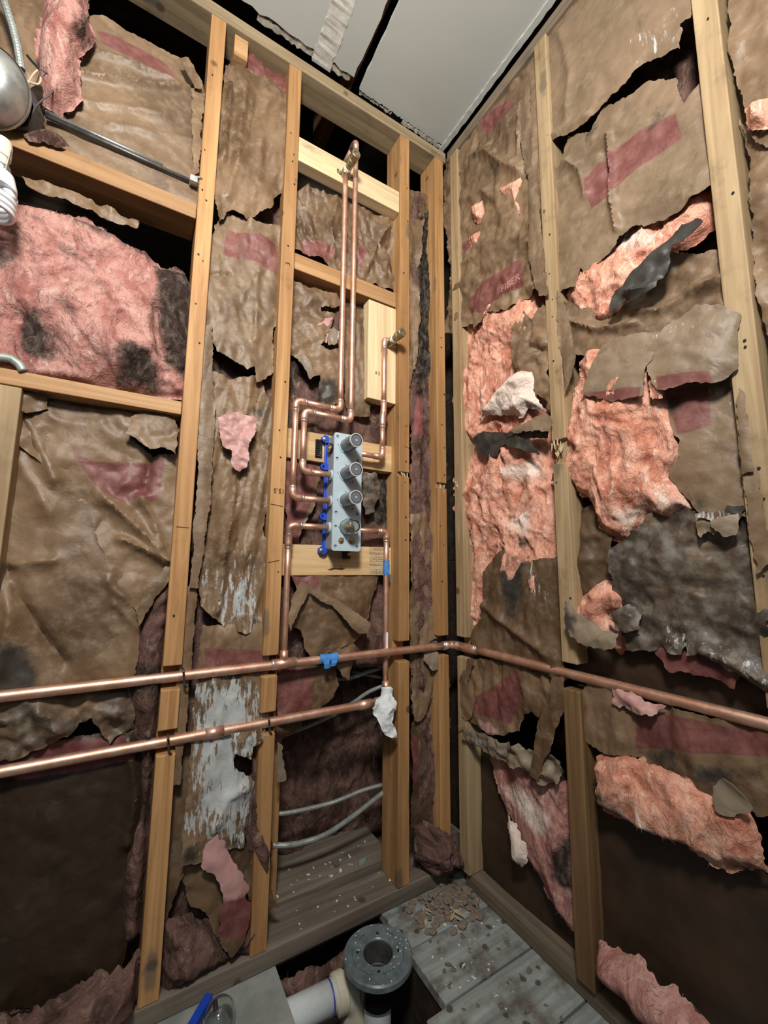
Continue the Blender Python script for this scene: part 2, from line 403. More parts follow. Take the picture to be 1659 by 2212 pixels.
def facets(P, seed, warp=.35):
    """flat creased facets: random heights on a warped triangular lattice, -1..1"""
    w = np.array([noise.noise_vector((p[0] * .55, p[1] * .55, seed))[:2] for p in P]) * warp * 2
    Q = P + w
    sk = (Q[:, 0] + Q[:, 1]) * .36602540378; a = Q[:, 0] + sk; b = Q[:, 1] + sk
    i = np.floor(a).astype(np.int64); j = np.floor(b).astype(np.int64); fx, fy = a - i, b - j
    def hsh(x, y):
        v = np.sin(x * 127.1 + y * 311.7 + seed * 17.3) * 43758.5453; return (v - np.floor(v)) * 2 - 1
    h00, h11 = hsh(i, j), hsh(i + 1, j + 1); h10, h01 = hsh(i + 1, j), hsh(i, j + 1)
    lo = fx >= fy
    return np.where(lo, h00 + (h10 - h00) * fx + (h11 - h10) * fy, h00 + (h01 - h00) * fy + (h11 - h01) * fx)
def add_fibres(o, me, per_m2, m_, sd, wall):
    """loose glass-wool strands lying over the batt"""
    rs = np.random.RandomState(int(sd * 10) % 100000)
    nv = len(me.vertices); co = np.empty(nv * 3); me.vertices.foreach_get('co', co); co = co.reshape(-1, 3)
    nt = len(me.polygons); li = np.empty(nt * 3, np.int64); me.loops.foreach_get('vertex_index', li); tri = li.reshape(-1, 3)
    A, B, C_ = co[tri[:, 0]], co[tri[:, 1]], co[tri[:, 2]]; cr = np.cross(B - A, C_ - A); ar = np.linalg.norm(cr, axis=1) / 2
    n = int(min(9000, ar.sum() * per_m2))
    if n < 8: return
    f = rs.choice(nt, n, p=ar / ar.sum()); u, v = rs.rand(n), rs.rand(n); fl_ = u + v > 1; u[fl_] = 1 - u[fl_]; v[fl_] = 1 - v[fl_]
    P0 = A[f] + (B - A)[f] * u[:, None] + (C_ - A)[f] * v[:, None]; N = cr[f] / np.maximum(1e-12, 2 * ar[f])[:, None]
    D = rs.randn(n, 3); D[:, 2] *= 1.5; D -= N * (D * N).sum(1)[:, None]; D /= np.linalg.norm(D, axis=1)[:, None]
    S = np.cross(N, D); L = rs.uniform(.006, .022, n)[:, None]; bend = rs.uniform(-.5, .5, n)[:, None]; K = 5; hw = rs.uniform(.00012, .00032, n)[:, None]
    V = []
    for k in range(K):
        t = k / (K - 1) - .5
        c = P0 + D * (L * t) + S * (L * bend * (t * t * 2)) + N * (.0012 + .10 * L * (.25 - t * t) * rs.uniform(0, 1.6, n)[:, None]); wdt = hw * (1 - abs(2 * t)**3 * .8)
        V += [c - S * wdt, c + S * wdt]
    V = np.stack(V, 1).reshape(-1, 3); base = np.arange(n)[:, None] * (2 * K)
    F = np.concatenate([base + np.array([[2 * k, 2 * k + 1, 2 * k + 3, 2 * k + 2]]) for k in range(K - 1)], 0)
    fm = bpy.data.meshes.new('fibres'); fm.from_pydata(V.tolist(), [], F.tolist())
    for an in ('red', 'dark', 'white', 'mold'):
        src = np.empty(nv, np.float32); me.attributes[an].data.foreach_get('value', src)
        at = fm.attributes.new(an, 'FLOAT', 'POINT'); at.data.foreach_set('value', np.repeat(src[tri[f, 0]], 2 * K).astype(np.float32))
    fm.update(); c = link('fibres', fm, m_, o); c['kind'] = 'stuff'
SEED = [0]
def sheet(name, label, wall, poly, dep, kind='paper', parent=None, cat=None, group=None, step=None, jag=.0038,
          bulge=.008, crumple=.007, cscale=13.0, stretch=(1, 1, 0), folds=(), curl=.008, red=(), dark=(), white=(), pink=(),
          mold=.25, tone=0.0, mat=None, fl=.02, ffreq=16, lift=(), struct=None, thick=.0011, grow=None, fib=10000):
    """poly in photo coordinates, laid onto the wall plane at depth dep; relief goes towards the room"""
    SEED[0] += 1; sd = SEED[0] * 7.31; rnd = random.Random(SEED[0])
    fluff = kind == 'fluff'
    step = step or (.0052 if fluff else .0062)
    uv = [UV(wall, x, y, dep) for x, y in poly]
    grow = (.003 if fluff else .006) if grow is None else grow
    if grow and len(uv) > 3:
        A = np.array(uv); ar = .5 * np.sum(A[:, 0] * np.roll(A[:, 1], -1) - np.roll(A[:, 0], -1) * A[:, 1]); sg = 1 if ar > 0 else -1
        e = np.roll(A, -1, 0) - A; e /= np.maximum(1e-9, np.hypot(e[:, 0], e[:, 1]))[:, None]
        nrm = np.stack([e[:, 1], -e[:, 0]], -1) * sg; nv = nrm + np.roll(nrm, 1, 0); nv /= np.maximum(.6, np.hypot(nv[:, 0], nv[:, 1]))[:, None]
        uv = [tuple(p) for p in A + nv * grow]
    if not fluff: bulge *= .6; crumple *= .85
    bd = jagged(uv, jag, step * 1.2, rnd)
    B = np.array(bd); lo = B.min(0); hi = B.max(0)
    nx = max(2, int((hi[0] - lo[0]) / step)); ny = max(2, int((hi[1] - lo[1]) / (step * .866)))
    gx, gy = np.meshgrid(np.arange(nx + 1), np.arange(ny + 1))
    G = np.stack([lo[0] + (gx + .5 * (gy % 2)) * step, lo[1] + gy * step * .866], -1).reshape(-1, 2).astype(float)
    G += np.array([[rnd.uniform(-.22, .22) * step, rnd.uniform(-.22, .22) * step] for _ in range(len(G))])
    k = np_inside(G, bd); G = G[k]
    if len(G): G = G[np_dist(G, bd) > step * .45]
    pts = [Vector(p) for p in bd] + [Vector(p) for p in G]
    nb = len(bd)
    r = geometry.delaunay_2d_cdt(pts, [(i, (i + 1) % nb) for i in range(nb)], [list(range(nb))], 1, 1e-6)
    V2, F = r[0], [tuple(f) for f in r[2]]
    P = np.array([(v[0], v[1]) for v in V2])
    de = np_dist(P, uv)
    size = max(.02, min(.12, de.max()))
    t = np.clip(de / size, 0, 1); H = bulge * (t * (2 - t))
    ca, sa = math.cos(stretch[2]), math.sin(stretch[2])
    n_ = len(P)
    RP = np.stack([(P[:, 0] * ca + P[:, 1] * sa) * stretch[0], (-P[:, 0] * sa + P[:, 1] * ca) * stretch[1]], -1)
    if fluff:
        h2 = np.zeros(n_)
        for i in range(n_):
            u, v = P[i]; w = noise.noise((u * 9, v * 9, sd)) * .05
            q = ((RP[i, 0] + w) * ffreq, (RP[i, 1] - w) * ffreq * .8, sd)
            a = noise.turbulence(q, 5, True, noise_basis='PERLIN_ORIGINAL', amplitude_scale=.52, frequency_scale=2.1)
            h2[i] = fl * (1.2 - .95 * a) + fl * .9 * noise.noise((u * 6.5, v * 6.5, sd + 3))
    else:
        g = RP * cscale
        h2 = crumple * (1.0 * facets(g, sd) + .58 * facets(g * 2.3, sd + 5) + .26 * facets(g * 5.1, sd + 8))
        th = -math.pi / 2 + rnd.uniform(-.9, .9); d_ = (P[:, 0] - P[:, 0].mean()) * math.cos(th) + (P[:, 1] - P[:, 1].mean()) * math.sin(th)
        H = H * .45 + bulge * 1.1 * (.4 + np.clip(d_ / max(1e-6, np.abs(d_).max()), -1, 1) * .6)
    H = H + h2
    for f in folds:
        pl = [UV(wall, x, y, dep) for x, y in f[0]]; w, a = f[1], f[2]
        d = np_dist(P, pl, False); H += a * np.exp(-np.abs(d / w)**1.5)
    for f in lift:
        s_ = sdf(P, [UV(wall, x, y, dep) for x, y in f[0]]); H += f[1] * np.clip(s_ / f[2] + .5, 0, 1)
    if curl:
        ce = np.array([noise.noise((p[0] * 15, p[1] * 15, sd + 20)) for p in P]); H += curl * np.exp(-de / .012) * (ce * 1.1 + .15)
    if fluff: H *= np.clip(.25 + de / .02, 0, 1)
    if wall == 'L': W = np.stack([P[:, 0], dep - H, P[:, 1]], -1)
    else: W = np.stack([dep - H, P[:, 0], P[:, 1]], -1); F = [tuple(reversed(f)) for f in F]
    if fluff:   # tumble sideways for an uneven, hand-torn look
        a = np.array([noise.noise_vector((p[0] * 26, p[1] * 26, sd + 31)) for p in W]); W = W + a * .006 * np.clip(de / .01, 0, 1)[:, None]
    og = W.mean(0)
    if parent is not None: og = np.array(parent.location)
    me = bpy.data.meshes.new(name); me.from_pydata([tuple(p) for p in (W - og)], [], F)
    me.polygons.foreach_set('use_smooth', [True] * len(me.polygons))
    for an, polys in (('red', red), ('dark', dark), ('white', white), ('pink', pink)):
        val = np.full(n_, -1.0)
        for pp in polys: val = np.maximum(val, sdf(P, [UV(wall, x, y, dep) for x, y in pp]))
        at = me.attributes.new(an, 'FLOAT', 'POINT'); at.data.foreach_set('value', np.clip(val, -.3, .3).astype(np.float32))
    for an, c in (('mold', mold), ('tone', tone)):
        at = me.attributes.new(an, 'FLOAT', 'POINT'); at.data.foreach_set('value', np.full(n_, c, np.float32))
    me.update()
    m_ = mat or (PINK_R if fluff else PAPER)
    o = link(name, me, [m_] if fluff else [m_, ASPH], parent)
    if parent is None: o.location = og
    if not fluff:
        s = o.modifiers.new('thickness', 'SOLIDIFY'); s.thickness = thick; s.offset = -1; s.material_offset = 1; s.material_offset_rim = 0
        e = o.modifiers.new('crisp_edges', 'EDGE_SPLIT'); e.split_angle = math.radians(62)
    if fluff and fib:
        add_fibres(o, me, fib, m_, sd, wall)
    if label: tag(o, label, cat or ('insulation' if fluff else 'kraft paper'), group)
    if struct: o['kind'] = 'structure'
    return o

# ------------------------------------------------------------------ structure: shell
H0 = 2.44
def struct(o): o['kind'] = 'structure'; return o
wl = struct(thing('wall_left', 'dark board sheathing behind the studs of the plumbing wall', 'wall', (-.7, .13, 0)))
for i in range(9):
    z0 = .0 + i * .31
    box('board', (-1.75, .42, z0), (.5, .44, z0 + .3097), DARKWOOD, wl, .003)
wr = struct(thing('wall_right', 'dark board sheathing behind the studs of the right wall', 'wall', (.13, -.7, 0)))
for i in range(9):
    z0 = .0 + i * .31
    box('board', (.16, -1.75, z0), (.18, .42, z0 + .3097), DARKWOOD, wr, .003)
# ceiling
ce = struct(thing('ceiling', 'grey drywall ceiling with a taped joint and an open slot', 'ceiling', (-.6, -.8, H0)))
def ragged_panel(name, x0, x1, y0, y1, ragx0, ragx1, ragy1, parent, mat):
    rnd = random.Random(hash((x0, x1)) % 1000); n = 60; pts = []
    for i in range(n): pts.append((x0 + (x1 - x0) * i / n, y0))
    for i in range(n): pts.append((x1 + rnd.uniform(-1, 1) * ragx1, y0 + (y1 - y0) * i / n))
    for i in range(n): pts.append((x1 + (x0 - x1) * i / n, y1 + rnd.uniform(-1, 1) * ragy1))
    for i in range(n): pts.append((x0 + rnd.uniform(-1, 1) * ragx0, y1 + (y0 - y1) * i / n))
    return from_bm(name, bm_profile(pts, 2, H0, H0 + .013, 0), mat, parent)
ragged_panel('drywall_panel', -.362, -.012, -1.7, -.004, .002, .001, .003, ce, DRY)
ragged_panel('drywall_panel', -1.75, -.392, -1.7, -.026, .001, .003, .006, ce, DRY)
def strip(name, x0, x1, y0, y1, z0, z1, mat, parent, amp=.004, n=70, ax=1, seed=1):
    """uneven plaster strip running along axis ax"""
    rnd = random.Random(seed); V, F = [], []
    for i in range(n + 1):
        t = i / n
        if ax == 1: y = y0 + (y1 - y0) * t; row = [(x0 + rnd.uniform(0, amp), y, z1), (x0 + rnd.uniform(0, amp), y, z0 + rnd.uniform(0, amp * .4)), (x1 - rnd.uniform(0, amp), y, z0 + rnd.uniform(0, amp * .4)), (x1 - rnd.uniform(0, amp), y, z1)]
        else: x = x0 + (x1 - x0) * t; row = [(x, y0 + rnd.uniform(0, amp), z1), (x, y0 + rnd.uniform(0, amp), z0 + rnd.uniform(0, amp * .4)), (x, y1 - rnd.uniform(0, amp), z0 + rnd.uniform(0, amp * .4)), (x, y1 - rnd.uniform(0, amp), z1)]
        V += row
    for i in range(n):
        for k in range(3):
            a = i * 4 + k; F.append((a, a + 1, a + 5, a + 4))
    o = child(name, V, F, mat, parent)
    s = o.modifiers.new('recalc', 'WELD'); return o
strip('joint_tape', -.527, -.462, -1.6, .0, H0 - .0025, H0 + .001, TAPEJ, ce, .006, 160)
strip('plaster_edge', -.69, -.40, -.025, -.002, H0 + .002, H0 + .016, DRYEDGE, ce, .007, 34, 0, 3)
strip('plaster_edge', -1.7, -.78, -.025, -.006, H0 + .002, H0 + .016, DRYEDGE, ce, .007, 80, 0, 6)
strip('plaster_edge', -.355, -.235, -.004, .010, H0 + .001, H0 + .014, DRYEDGE, ce, .006, 20, 0, 4)
strip('plaster_edge', -.19, -.02, -.004, .014, H0 - .001, H0 + .012, DRYEDGE, ce, .006, 26, 0, 8)
strip('drywall_edge_bead', -.022, -.002, -1.6, .012, H0 - .006, H0 + .010, DRY, ce, .003, 120, 1, 5)
box('joist', (-.425, -1.7, H0 + .018), (-.380, .25, H0 + .2), JOIST, ce)
box('attic_board', (-1.75, -1.7, H0 + .2), (.3, .45, H0 + .22), DARKWOOD, ce)

# top plates
tp = struct(tag(box('trim_1', (-1.75, .0, 2.382), (.0, .089, 2.421), PLATE), 'wooden top plate under the ceiling of the plumbing wall', 'top plate'))
tp2 = struct(tag(box('trim_2', (.004, -1.7, 2.385), (.09, -.002, 2.424), DIRTY), 'wooden top plate under the ceiling of the right wall', 'top plate'))
# floor: subfloor planks around an opening, sole plates
fl = struct(thing('floor', 'grey painted plank subfloor with stains, dust and a cut opening', 'floor', (-.5, -.5, 0)))
ys = [.42, .30, .16, .02, -.12, -.262, -.404, -.546, -.688, -.83, -.97, -1.11, -1.25, -1.39, -1.53, -1.67]
for a, b in zip(ys[:-1], ys[1:]):
    g = .0025
    if a <= .03 and a > -.2:      # planks cut for the drain opening
        box('plank', (-.247, b + g, -.022), (.155, a - g, 0), PLANK, fl, .002)
        box('cement_board', (-1.7, b, -.022), (-.53, a, 0), CEMENT, fl, 0)
    elif a > .03:
        box('plank', (-1.7, b + g, -.022), (.155, a - g, 0), DIRTX, fl, .002)
    else:
        box('plank', (-.30 if a > -.3 else -1.7, b + g, -.022), (.155, a - g, 0), PLANK, fl, .002)
for x0, x1 in ((-.575, -.535), (-.243, -.203)):
    box('joist', (x0, -1.5, -.22), (x1, .4, -.024), DARKWOOD, fl, .003)
box('crawlspace_wall', (-1.7, .40, -.5), (.3, .42, .0), DARKWOOD, fl, 0)
box('crawlspace_wall', (.12, -1.6, -.5), (.14, .4, -.024), DARKWOOD, fl, 0)
box('crawlspace_ground', (-1.7, -1.6, -.5), (.1, .4, -.45), DARKWOOD, fl, 0)
s1 = struct(tag(box('trim_3', (-1.72, .0, .0015), (-.03, .088, .040), DIRTX), 'dusty wooden sole plate below the plumbing wall studs', 'sole plate'))
s2 = struct(tag(box('trim_4', (.012, -1.6, .0015), (.10, -.035, .040), DIRTY), 'dusty wooden sole plate below the right wall studs', 'sole plate'))
s3 = struct(tag(box('trim_5', (-.56, .093, .0015), (-.16, .40, .062), DIRTX), 'dusty board floor inside the open stud bay behind the valve wall', 'board'))

# ------------------------------------------------------------------ studs
def stud(label, wall, u0, u1, z0, z1, depth, notches, mat, back=.05, splits=(), group='wall studs'):
    """upright with pipe notches (za, zb, how deep) cut in the room side"""
    prof = [(0, z0), (depth, z0), (depth, z1), (0, z1)]
    for za, zb, nd in sorted(notches, key=lambda q: -q[0]):
        prof += [(0, zb), (nd, zb - .002), (nd, za + .002), (0, za)]
    if wall == 'L': bm = bm_profile(prof, 0, u0, u1, .0022)
    else: bm = bm_profile(prof, 1, u0, u1, .0022)
    o = from_bm('wall_stud', bm, mat)
    # faint waviness and worn edges
    for v in o.data.vertices:
        q = v.co + o.location; v.co += Vector(noise.noise_vector((q.x * 6, q.y * 6, q.z * 3))) * .0012
    return tag(o, label, 'stud', group)
NL = [(.638, .688, .036), (.506, .556, .036)]
S1 = stud('scarred pine stud, left of the white-streaked paper bay, reaching the ceiling', 'L', -.805, -.767, .041, 2.381, .089, NL, WOODZ)
S2 = stud('pine stud with pencil marks on the left side of the valve', 'L', -.590, -.552, .041, 2.381, .040, NL, WOODZ)
S3 = stud('pine stud on the right side of the valve and its pale blocks', 'L', -.199, -.161, .041, 2.381, .089, [(.632, .690, .034), (1.182, 1.196, .012)], WOODZ)
S4 = stud('last pine stud of the plumbing wall, beside the black corner gap', 'L', -.051, -.013, .041, 2.381, .089, [(.634, .694, .036), (1.16, 1.178, .01)], WOODZ)
S0 = stud('pine cripple stud at the left edge under the short crosspiece', 'L', -1.130, -1.091, .041, 1.253, .089, NL, GREYZ)
SB0 = stud('recessed pine stud seen deep behind the looping cables', 'L', -.545, -.503, .063, 1.15, .165, [], WOODZ)
for o in (SB0,): o.location.y += .0
R0 = stud('narrow pine stud starting the right wall, right of the black corner gap', 'R', -.062, -.022, .041, 2.384, .089, [(.634, .694, .03)], GREYZ)
RB = stud('splintered pine stud in the middle of the right wall above the pipe', 'R', -.434, -.394, .690, 2.384, .089, [(1.16, 1.22, .012)], GREYZ)
RBF = stud('dark split stud foot below the pipe in the middle of the right wall', 'R', -.436, -.393, .041, .632, .089, [], DPINE)
RC = stud('stained pine stud nearest the camera on the right wall', 'R', -.800, -.760, .041, 2.384, .089, [(.634, .690, .036)], GREYZ)
# recessed stud: shift behind the others
for v in SB0.data.vertices: v.co.y += .10
SB0.data.update()

def cross(label, x0, x1, y0, y1, z0, z1, mat, cat='blocking', name='blocking', bev=.002):
    return tag(box(name, (x0, y0, z0), (x1, y1, z1), mat, None, bev), label, cat, 'crosspieces between the studs')
N1 = cross('old pine crosspiece below the metal hanger bar at upper left', -1.30, -.806, .002, .089, 1.766, 1.808, WOODX)
N2 = cross('old pine crosspiece below the torn pink insulation at left', -1.30, -.806, .001, .060, 1.255, 1.287, WOODX)
N3 = cross('old pine crosspiece crossed by the two copper risers', -.551, -.200, .022, .089, 1.750, 1.800, WOODX)
BA = cross('new pale pine block under the ceiling behind the top outlet', -.551, -.200, .004, .042, 2.082, 2.160, NEWX)
BC = cross('new pine block behind the top of the grey valve', -.618, -.200, .0415, .079, 1.200, 1.284, NEWX2)
BD = cross('new pine block with lumber stamp behind the bottom of the valve', -.618, -.200, .0415, .079, .880, .964, NEWX2)
VB = tag(box('blocking', (-.302, .020, 1.417), (-.2005, .058, 1.742), NEWZ), 'pale upright pine block carrying the right-hand outlet', 'blocking', 'crosspieces between the studs')
WB = tag(box('wood_offcut', (-.742, .012, 2.315), (-.705, .06, 2.381), WOODX), 'small wooden offcut hanging below the top plate beside the tall stud', 'offcut')

# text printed or written on wood
def text_mesh(name, body, size, mat, parent, origin, right, up, mirror=False, bold=0.0):
    cu = bpy.data.curves.new('t', 'FONT'); cu.body = body; cu.size = size; cu.align_x = 'CENTER'; cu.align_y = 'CENTER'
    cu.extrude = .00008; cu.offset = bold
    o = bpy.data.objects.new('t', cu); COL.objects.link(o)
    bpy.context.view_layer.update()
    me = bpy.data.meshes.new_from_object(o.evaluated_get(bpy.context.evaluated_depsgraph_get()))
    COL.objects.unlink(o); bpy.data.objects.remove(o)
    R, U = Vector(right), Vector(up); N = R.cross(U)
    og = Vector(origin) - wloc(parent)
    for v in me.vertices: v.co = og + R * v.co.x + U * v.co.y + N * v.co.z
    me.update(); me.materials.clear()
    return link(name, me, mat, parent)
# stamp on the lower block: printed upside down
def stampx(px, py): return WL(px, py, .0413)
c = stampx(802, 1210)
def flat_rect(name, x0, x1, z0, z1, y, mat, parent, th=.0004):
    return box(name, (x0, y - th, z0), (x1, y, z1), mat, parent, 0)
flat_rect('lumber_tag', -.278, -.212, .881, .963, .0416, STAMPBG, BD)
XR, ZU, = Vector((-1, 0, 0)), Vector((0, 0, -1))
yt = .0411
text_mesh('stamp_lettering', '154 STIMSON', .0105, INK, BD, (-.246, yt, .945), XR, ZU)
text_mesh('stamp_lettering', '154 STIMSON', .0105, INK, BD, (-.246, yt, .911), XR, ZU)
text_mesh('stamp_lettering', 'OQQO', .011, INK, BD, (-.246, yt, .9575), XR, ZU)
for zc in (.928, .891):
    for (a, b, d_, e) in ((-.272, -.222, zc + .0062, zc + .0068), (-.272, -.222, zc - .0068, zc - .0062), (-.272, -.2712, zc - .0065, zc + .0065), (-.2228, -.222, zc - .0065, zc + .0065), (-.252, -.2512, zc - .0065, zc + .0065)):
        flat_rect('stamp_frame', a, b, d_, e, yt + .0002, INK, BD)
    text_mesh('stamp_lettering', 'WWP', .008, INK, BD, (-.237, yt, zc), XR, ZU)
    text_mesh('stamp_lettering', '2081', .007, INK, BD, (-.2615, yt, zc), XR, ZU)
text_mesh('pencil_mark', '15.5', .017, INK, S2, (-.568, -.0016, 1.098), (-1, 0, 0), (0, 0, -1))
text_mesh('pencil_mark', '3', .018, INK, S2, (-.570, -.0016, 1.738), (0, 0, 1), (-1, 0, 0))
text_mesh('block_print', '8 S', .014, INK, VB, (-.268, .0194, 1.503), (1, 0, 0), (0, 0, 1))
def lineon(par, x0, x1, z, y=-.0014, dz=0.0, w=.0011, name='pencil_line'):
    V = [(x0, y, z - w / 2), (x1, y, z + dz - w / 2), (x1, y, z + dz + w / 2), (x0, y, z + w / 2)]
    V += [(a, b + .0009, c_) for a, b, c_ in V]
    child(name, V, [(0, 1, 2, 3), (7, 6, 5, 4), (0, 4, 5, 1), (1, 5, 6, 2), (2, 6, 7, 3), (3, 7, 4, 0)], INK, par)
lineon(S2, -.588, -.556, 1.062, dz=-.004); lineon(S2, -.588, -.560, .914, dz=.006)
lineon(S1, -.799, -.772, .992, dz=-.001)
lineon(S3, -.18, -.163, 1.278, dz=-.004)
def nail(par, x, y, z, ax, r=.0024):
    lathe('nail_head', [(0, -.0006), (r, -.0006), (r, .0008), (0, .0009)], (x, y, z), ax, HOLE, par, 8)
rn = random.Random(3)
for par, xc in ((S1, -.786), (S2, -.571), (S3, -.180), (S4, -.032)):
    for _ in range(9): nail(par, xc + rn.uniform(-.012, .012), -.0012, rn.uniform(.75, 2.2), (0, -1, 0), rn.uniform(.0014, .0026))
for par, yc in ((RB, -.414), (RC, -.780)):
    for _ in range(9): nail(par, -.0012, yc + rn.uniform(-.012, .012), rn.uniform(.75, 2.2), (-1, 0, 0), rn.uniform(.0014, .0026))
# torn splinters in notched places
def splinter(par, p, n, sc_, mat):
    rs = random.Random(int(p[2] * 1000))
    for i in range(n):
        a = Vector(p) + Vector((rs.uniform(-1, 1) * sc_[0], rs.uniform(-.4, 1) * sc_[1], rs.uniform(-1, 1) * sc_[2]))
        b = a + Vector((rs.uniform(-.004, .004), rs.uniform(-.006, .004), rs.uniform(.008, .03) * rs.choice((-1, 1))))
        V, F = tube_vf([a, (a + b) / 2, b], [.0022, .0018, .0004], 5); child('wood_splinter', V, F, mat, par)
splinter(S3, (-.18, .002, 1.19), 7, (.014, .006, .012), SPLIN); splinter(S4, (-.03, .002, 1.165), 7, (.014, .006, .012), SPLIN)
splinter(R0, (.002, -.042, 1.165), 6, (.005, .012, .012), SPLIN); splinter(RB, (.0, -.414, 1.20), 9, (.005, .016, .02), SPLIN)

# ------------------------------------------------------------------ insulation batts
fluff = dict(kind='fluff', curl=0, jag=.006)
GI = 'pink insulation batts'
ins = lambda label, wall, poly, dep, **k: sheet('insulation_batt', label, wall, poly, dep, **{**fluff, 'group': GI, **k})
ins('large dusty pink insulation batt torn open between the two left crosspieces', 'L',
    T(4, (-260, 40), (150, 80), (330, 130), (520, 190), (640, 260), (800, 340), (870, 410), (1000, 440), (1060, 560), (1015, 1110), (700, 1090), (0, 1000), (-260, 960)), .045,
    bulge=.03, fl=.026, mat=PINK_L, mold=.12,
    dark=(T(4, (130, 690), (230, 680), (300, 790), (330, 900), (280, 960), (160, 900), (110, 780)),
          T(4, (840, 400), (1060, 420), (1060, 1100), (880, 930), (850, 700)), T(4, (660, 880), (840, 900), (880, 1100), (620, 1060)),
          T(4, (330, 340), (430, 370), (520, 460), (380, 400)), T(4, (-60, 330), (60, 400), (110, 420), (0, 440), (-60, 420)), T(4, (200, 100), (640, 240), (820, 330), (900, 420), (700, 330), (500, 240), (300, 150))),
    lift=((T(4, (300, 620), (480, 510), (720, 500), (850, 700), (870, 900), (700, 1030), (500, 960), (380, 800)), .03, .05),),
    folds=((T(4, (850, 650), (860, 800), (880, 900)), .012, -.04), (T(4, (130, 720), (260, 800), (300, 900)), .02, -.03)))
ins('pink insulation clump hanging beside the metal lamp box at top left', 'L',
    T(15, (430, -60), (780, -60), (840, 80), (830, 250), (900, 380), (870, 470), (740, 560), (750, 760), (760, 900), (780, 960), (590, 1130), (540, 1100), (420, 1020), (400, 850), (380, 600), (410, 300)), .012,
    bulge=.05, fl=.024, mat=PINK_L, mold=.05, dark=(T(15, (700, 480), (800, 330), (900, 400), (820, 560)),))
ins('dirty brown-pink insulation strip squeezed along the left stud', 'L',
    T(9, (1015, 1100), (1040, 1180), (1000, 1500), (970, 1800), (930, 2200), (900, 2600), (860, 3100), (850, 3300), (720, 3330), (710, 3000), (770, 2700), (820, 2500), (830, 2200), (770, 1800), (830, 1450), (900, 1290)), .055,
    bulge=.02, fl=.018, mat=PINK_D, mold=.22, dark=(T(9, (780, 1700), (960, 1680), (950, 1850), (780, 1850)),), red=())
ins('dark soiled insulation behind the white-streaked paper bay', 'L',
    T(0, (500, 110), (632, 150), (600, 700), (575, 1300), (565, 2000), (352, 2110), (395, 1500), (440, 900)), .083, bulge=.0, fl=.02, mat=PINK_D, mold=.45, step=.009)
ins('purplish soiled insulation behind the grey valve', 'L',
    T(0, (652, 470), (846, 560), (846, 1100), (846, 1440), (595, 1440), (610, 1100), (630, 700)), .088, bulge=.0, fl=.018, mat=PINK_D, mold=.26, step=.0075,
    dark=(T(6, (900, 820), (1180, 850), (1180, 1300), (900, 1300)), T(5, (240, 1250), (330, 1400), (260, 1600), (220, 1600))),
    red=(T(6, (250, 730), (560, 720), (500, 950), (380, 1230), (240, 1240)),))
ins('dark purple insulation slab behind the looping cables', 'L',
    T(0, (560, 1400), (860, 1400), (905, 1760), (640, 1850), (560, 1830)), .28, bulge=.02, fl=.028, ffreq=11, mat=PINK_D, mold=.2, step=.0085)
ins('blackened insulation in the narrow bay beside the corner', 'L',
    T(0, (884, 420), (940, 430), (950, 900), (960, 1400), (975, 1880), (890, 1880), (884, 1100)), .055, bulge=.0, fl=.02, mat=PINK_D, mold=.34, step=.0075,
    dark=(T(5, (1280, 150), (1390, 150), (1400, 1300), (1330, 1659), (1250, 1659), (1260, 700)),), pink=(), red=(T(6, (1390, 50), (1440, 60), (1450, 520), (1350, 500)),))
ins('grey lump of crumbling insulation at the foot of the corner stud', 'L',
    T(11, (1115, 1720), (1180, 1680), (1300, 1720), (1390, 1820), (1390, 1960), (1300, 1980), (1190, 2010), (1120, 1930)), .02, bulge=.05, fl=.03, ffreq=24, mat=PINK_D, mold=.28, tone=0)
ins('bright salmon insulation exposed between corner stud and middle stud', 'R',
    T(0, (1000, 650), (1176, 590), (1195, 700), (1205, 900), (1215, 1200), (1222, 1300), (1120, 1290), (1075, 1330), (1030, 1370), (1008, 1340), (1006, 1200), (1000, 900)), .070,
    bulge=.024, fl=.032, ffreq=13, mold=-.18, white=(T(8, (390, 260), (560, 230), (580, 320), (480, 310), (400, 310)), T(8, (410, 540), (540, 440), (520, 610)), T(8, (120, 550), (230, 560), (230, 850), (150, 700))),
    dark=(T(8, (470, 600), (540, 610), (540, 660), (480, 650)),))
ins('bright salmon insulation spilling over the edge of the middle stud', 'R',
    T(8, (655, 260), (700, -40), (740, -260), (810, -330), (1100, -330), (1150, -250), (1190, -60), (1250, 90), (1250, 210), (1180, 290), (1240, 350), (1320, 465), (1250, 470), (1190, 515), (1100, 495), (990, 610), (930, 625), (870, 600), (830, 500), (780, 400), (730, 370), (700, 330), (590, 320), (620, 280)), .040,
    bulge=.026, fl=.032, ffreq=12, mold=-.2, white=(T(8, (930, 480), (1100, 450), (980, 570)), T(8, (1150, 380), (1280, 430), (1180, 480))))
ins('salmon insulation seen through the slanting tear on the right wall', 'R',
    T(7, (640, 430), (780, 330), (920, 180), (1100, 90), (1280, 10), (1400, -20), (1400, 180), (1300, 260), (1180, 330), (1080, 480), (930, 640), (860, 660), (760, 620), (660, 540)), .052,
    bulge=.02, fl=.03, ffreq=13, mold=-.1, white=(T(7, (910, 210), (1060, 200), (1120, 280), (980, 320)),))
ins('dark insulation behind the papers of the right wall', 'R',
    T(0, (1190, 100), (1560, 20), (1600, 600), (1620, 1200), (1659, 1460), (1240, 1420), (1215, 900)), .10, bulge=0, fl=.02, mat=PINK_D, mold=.3, step=.010)
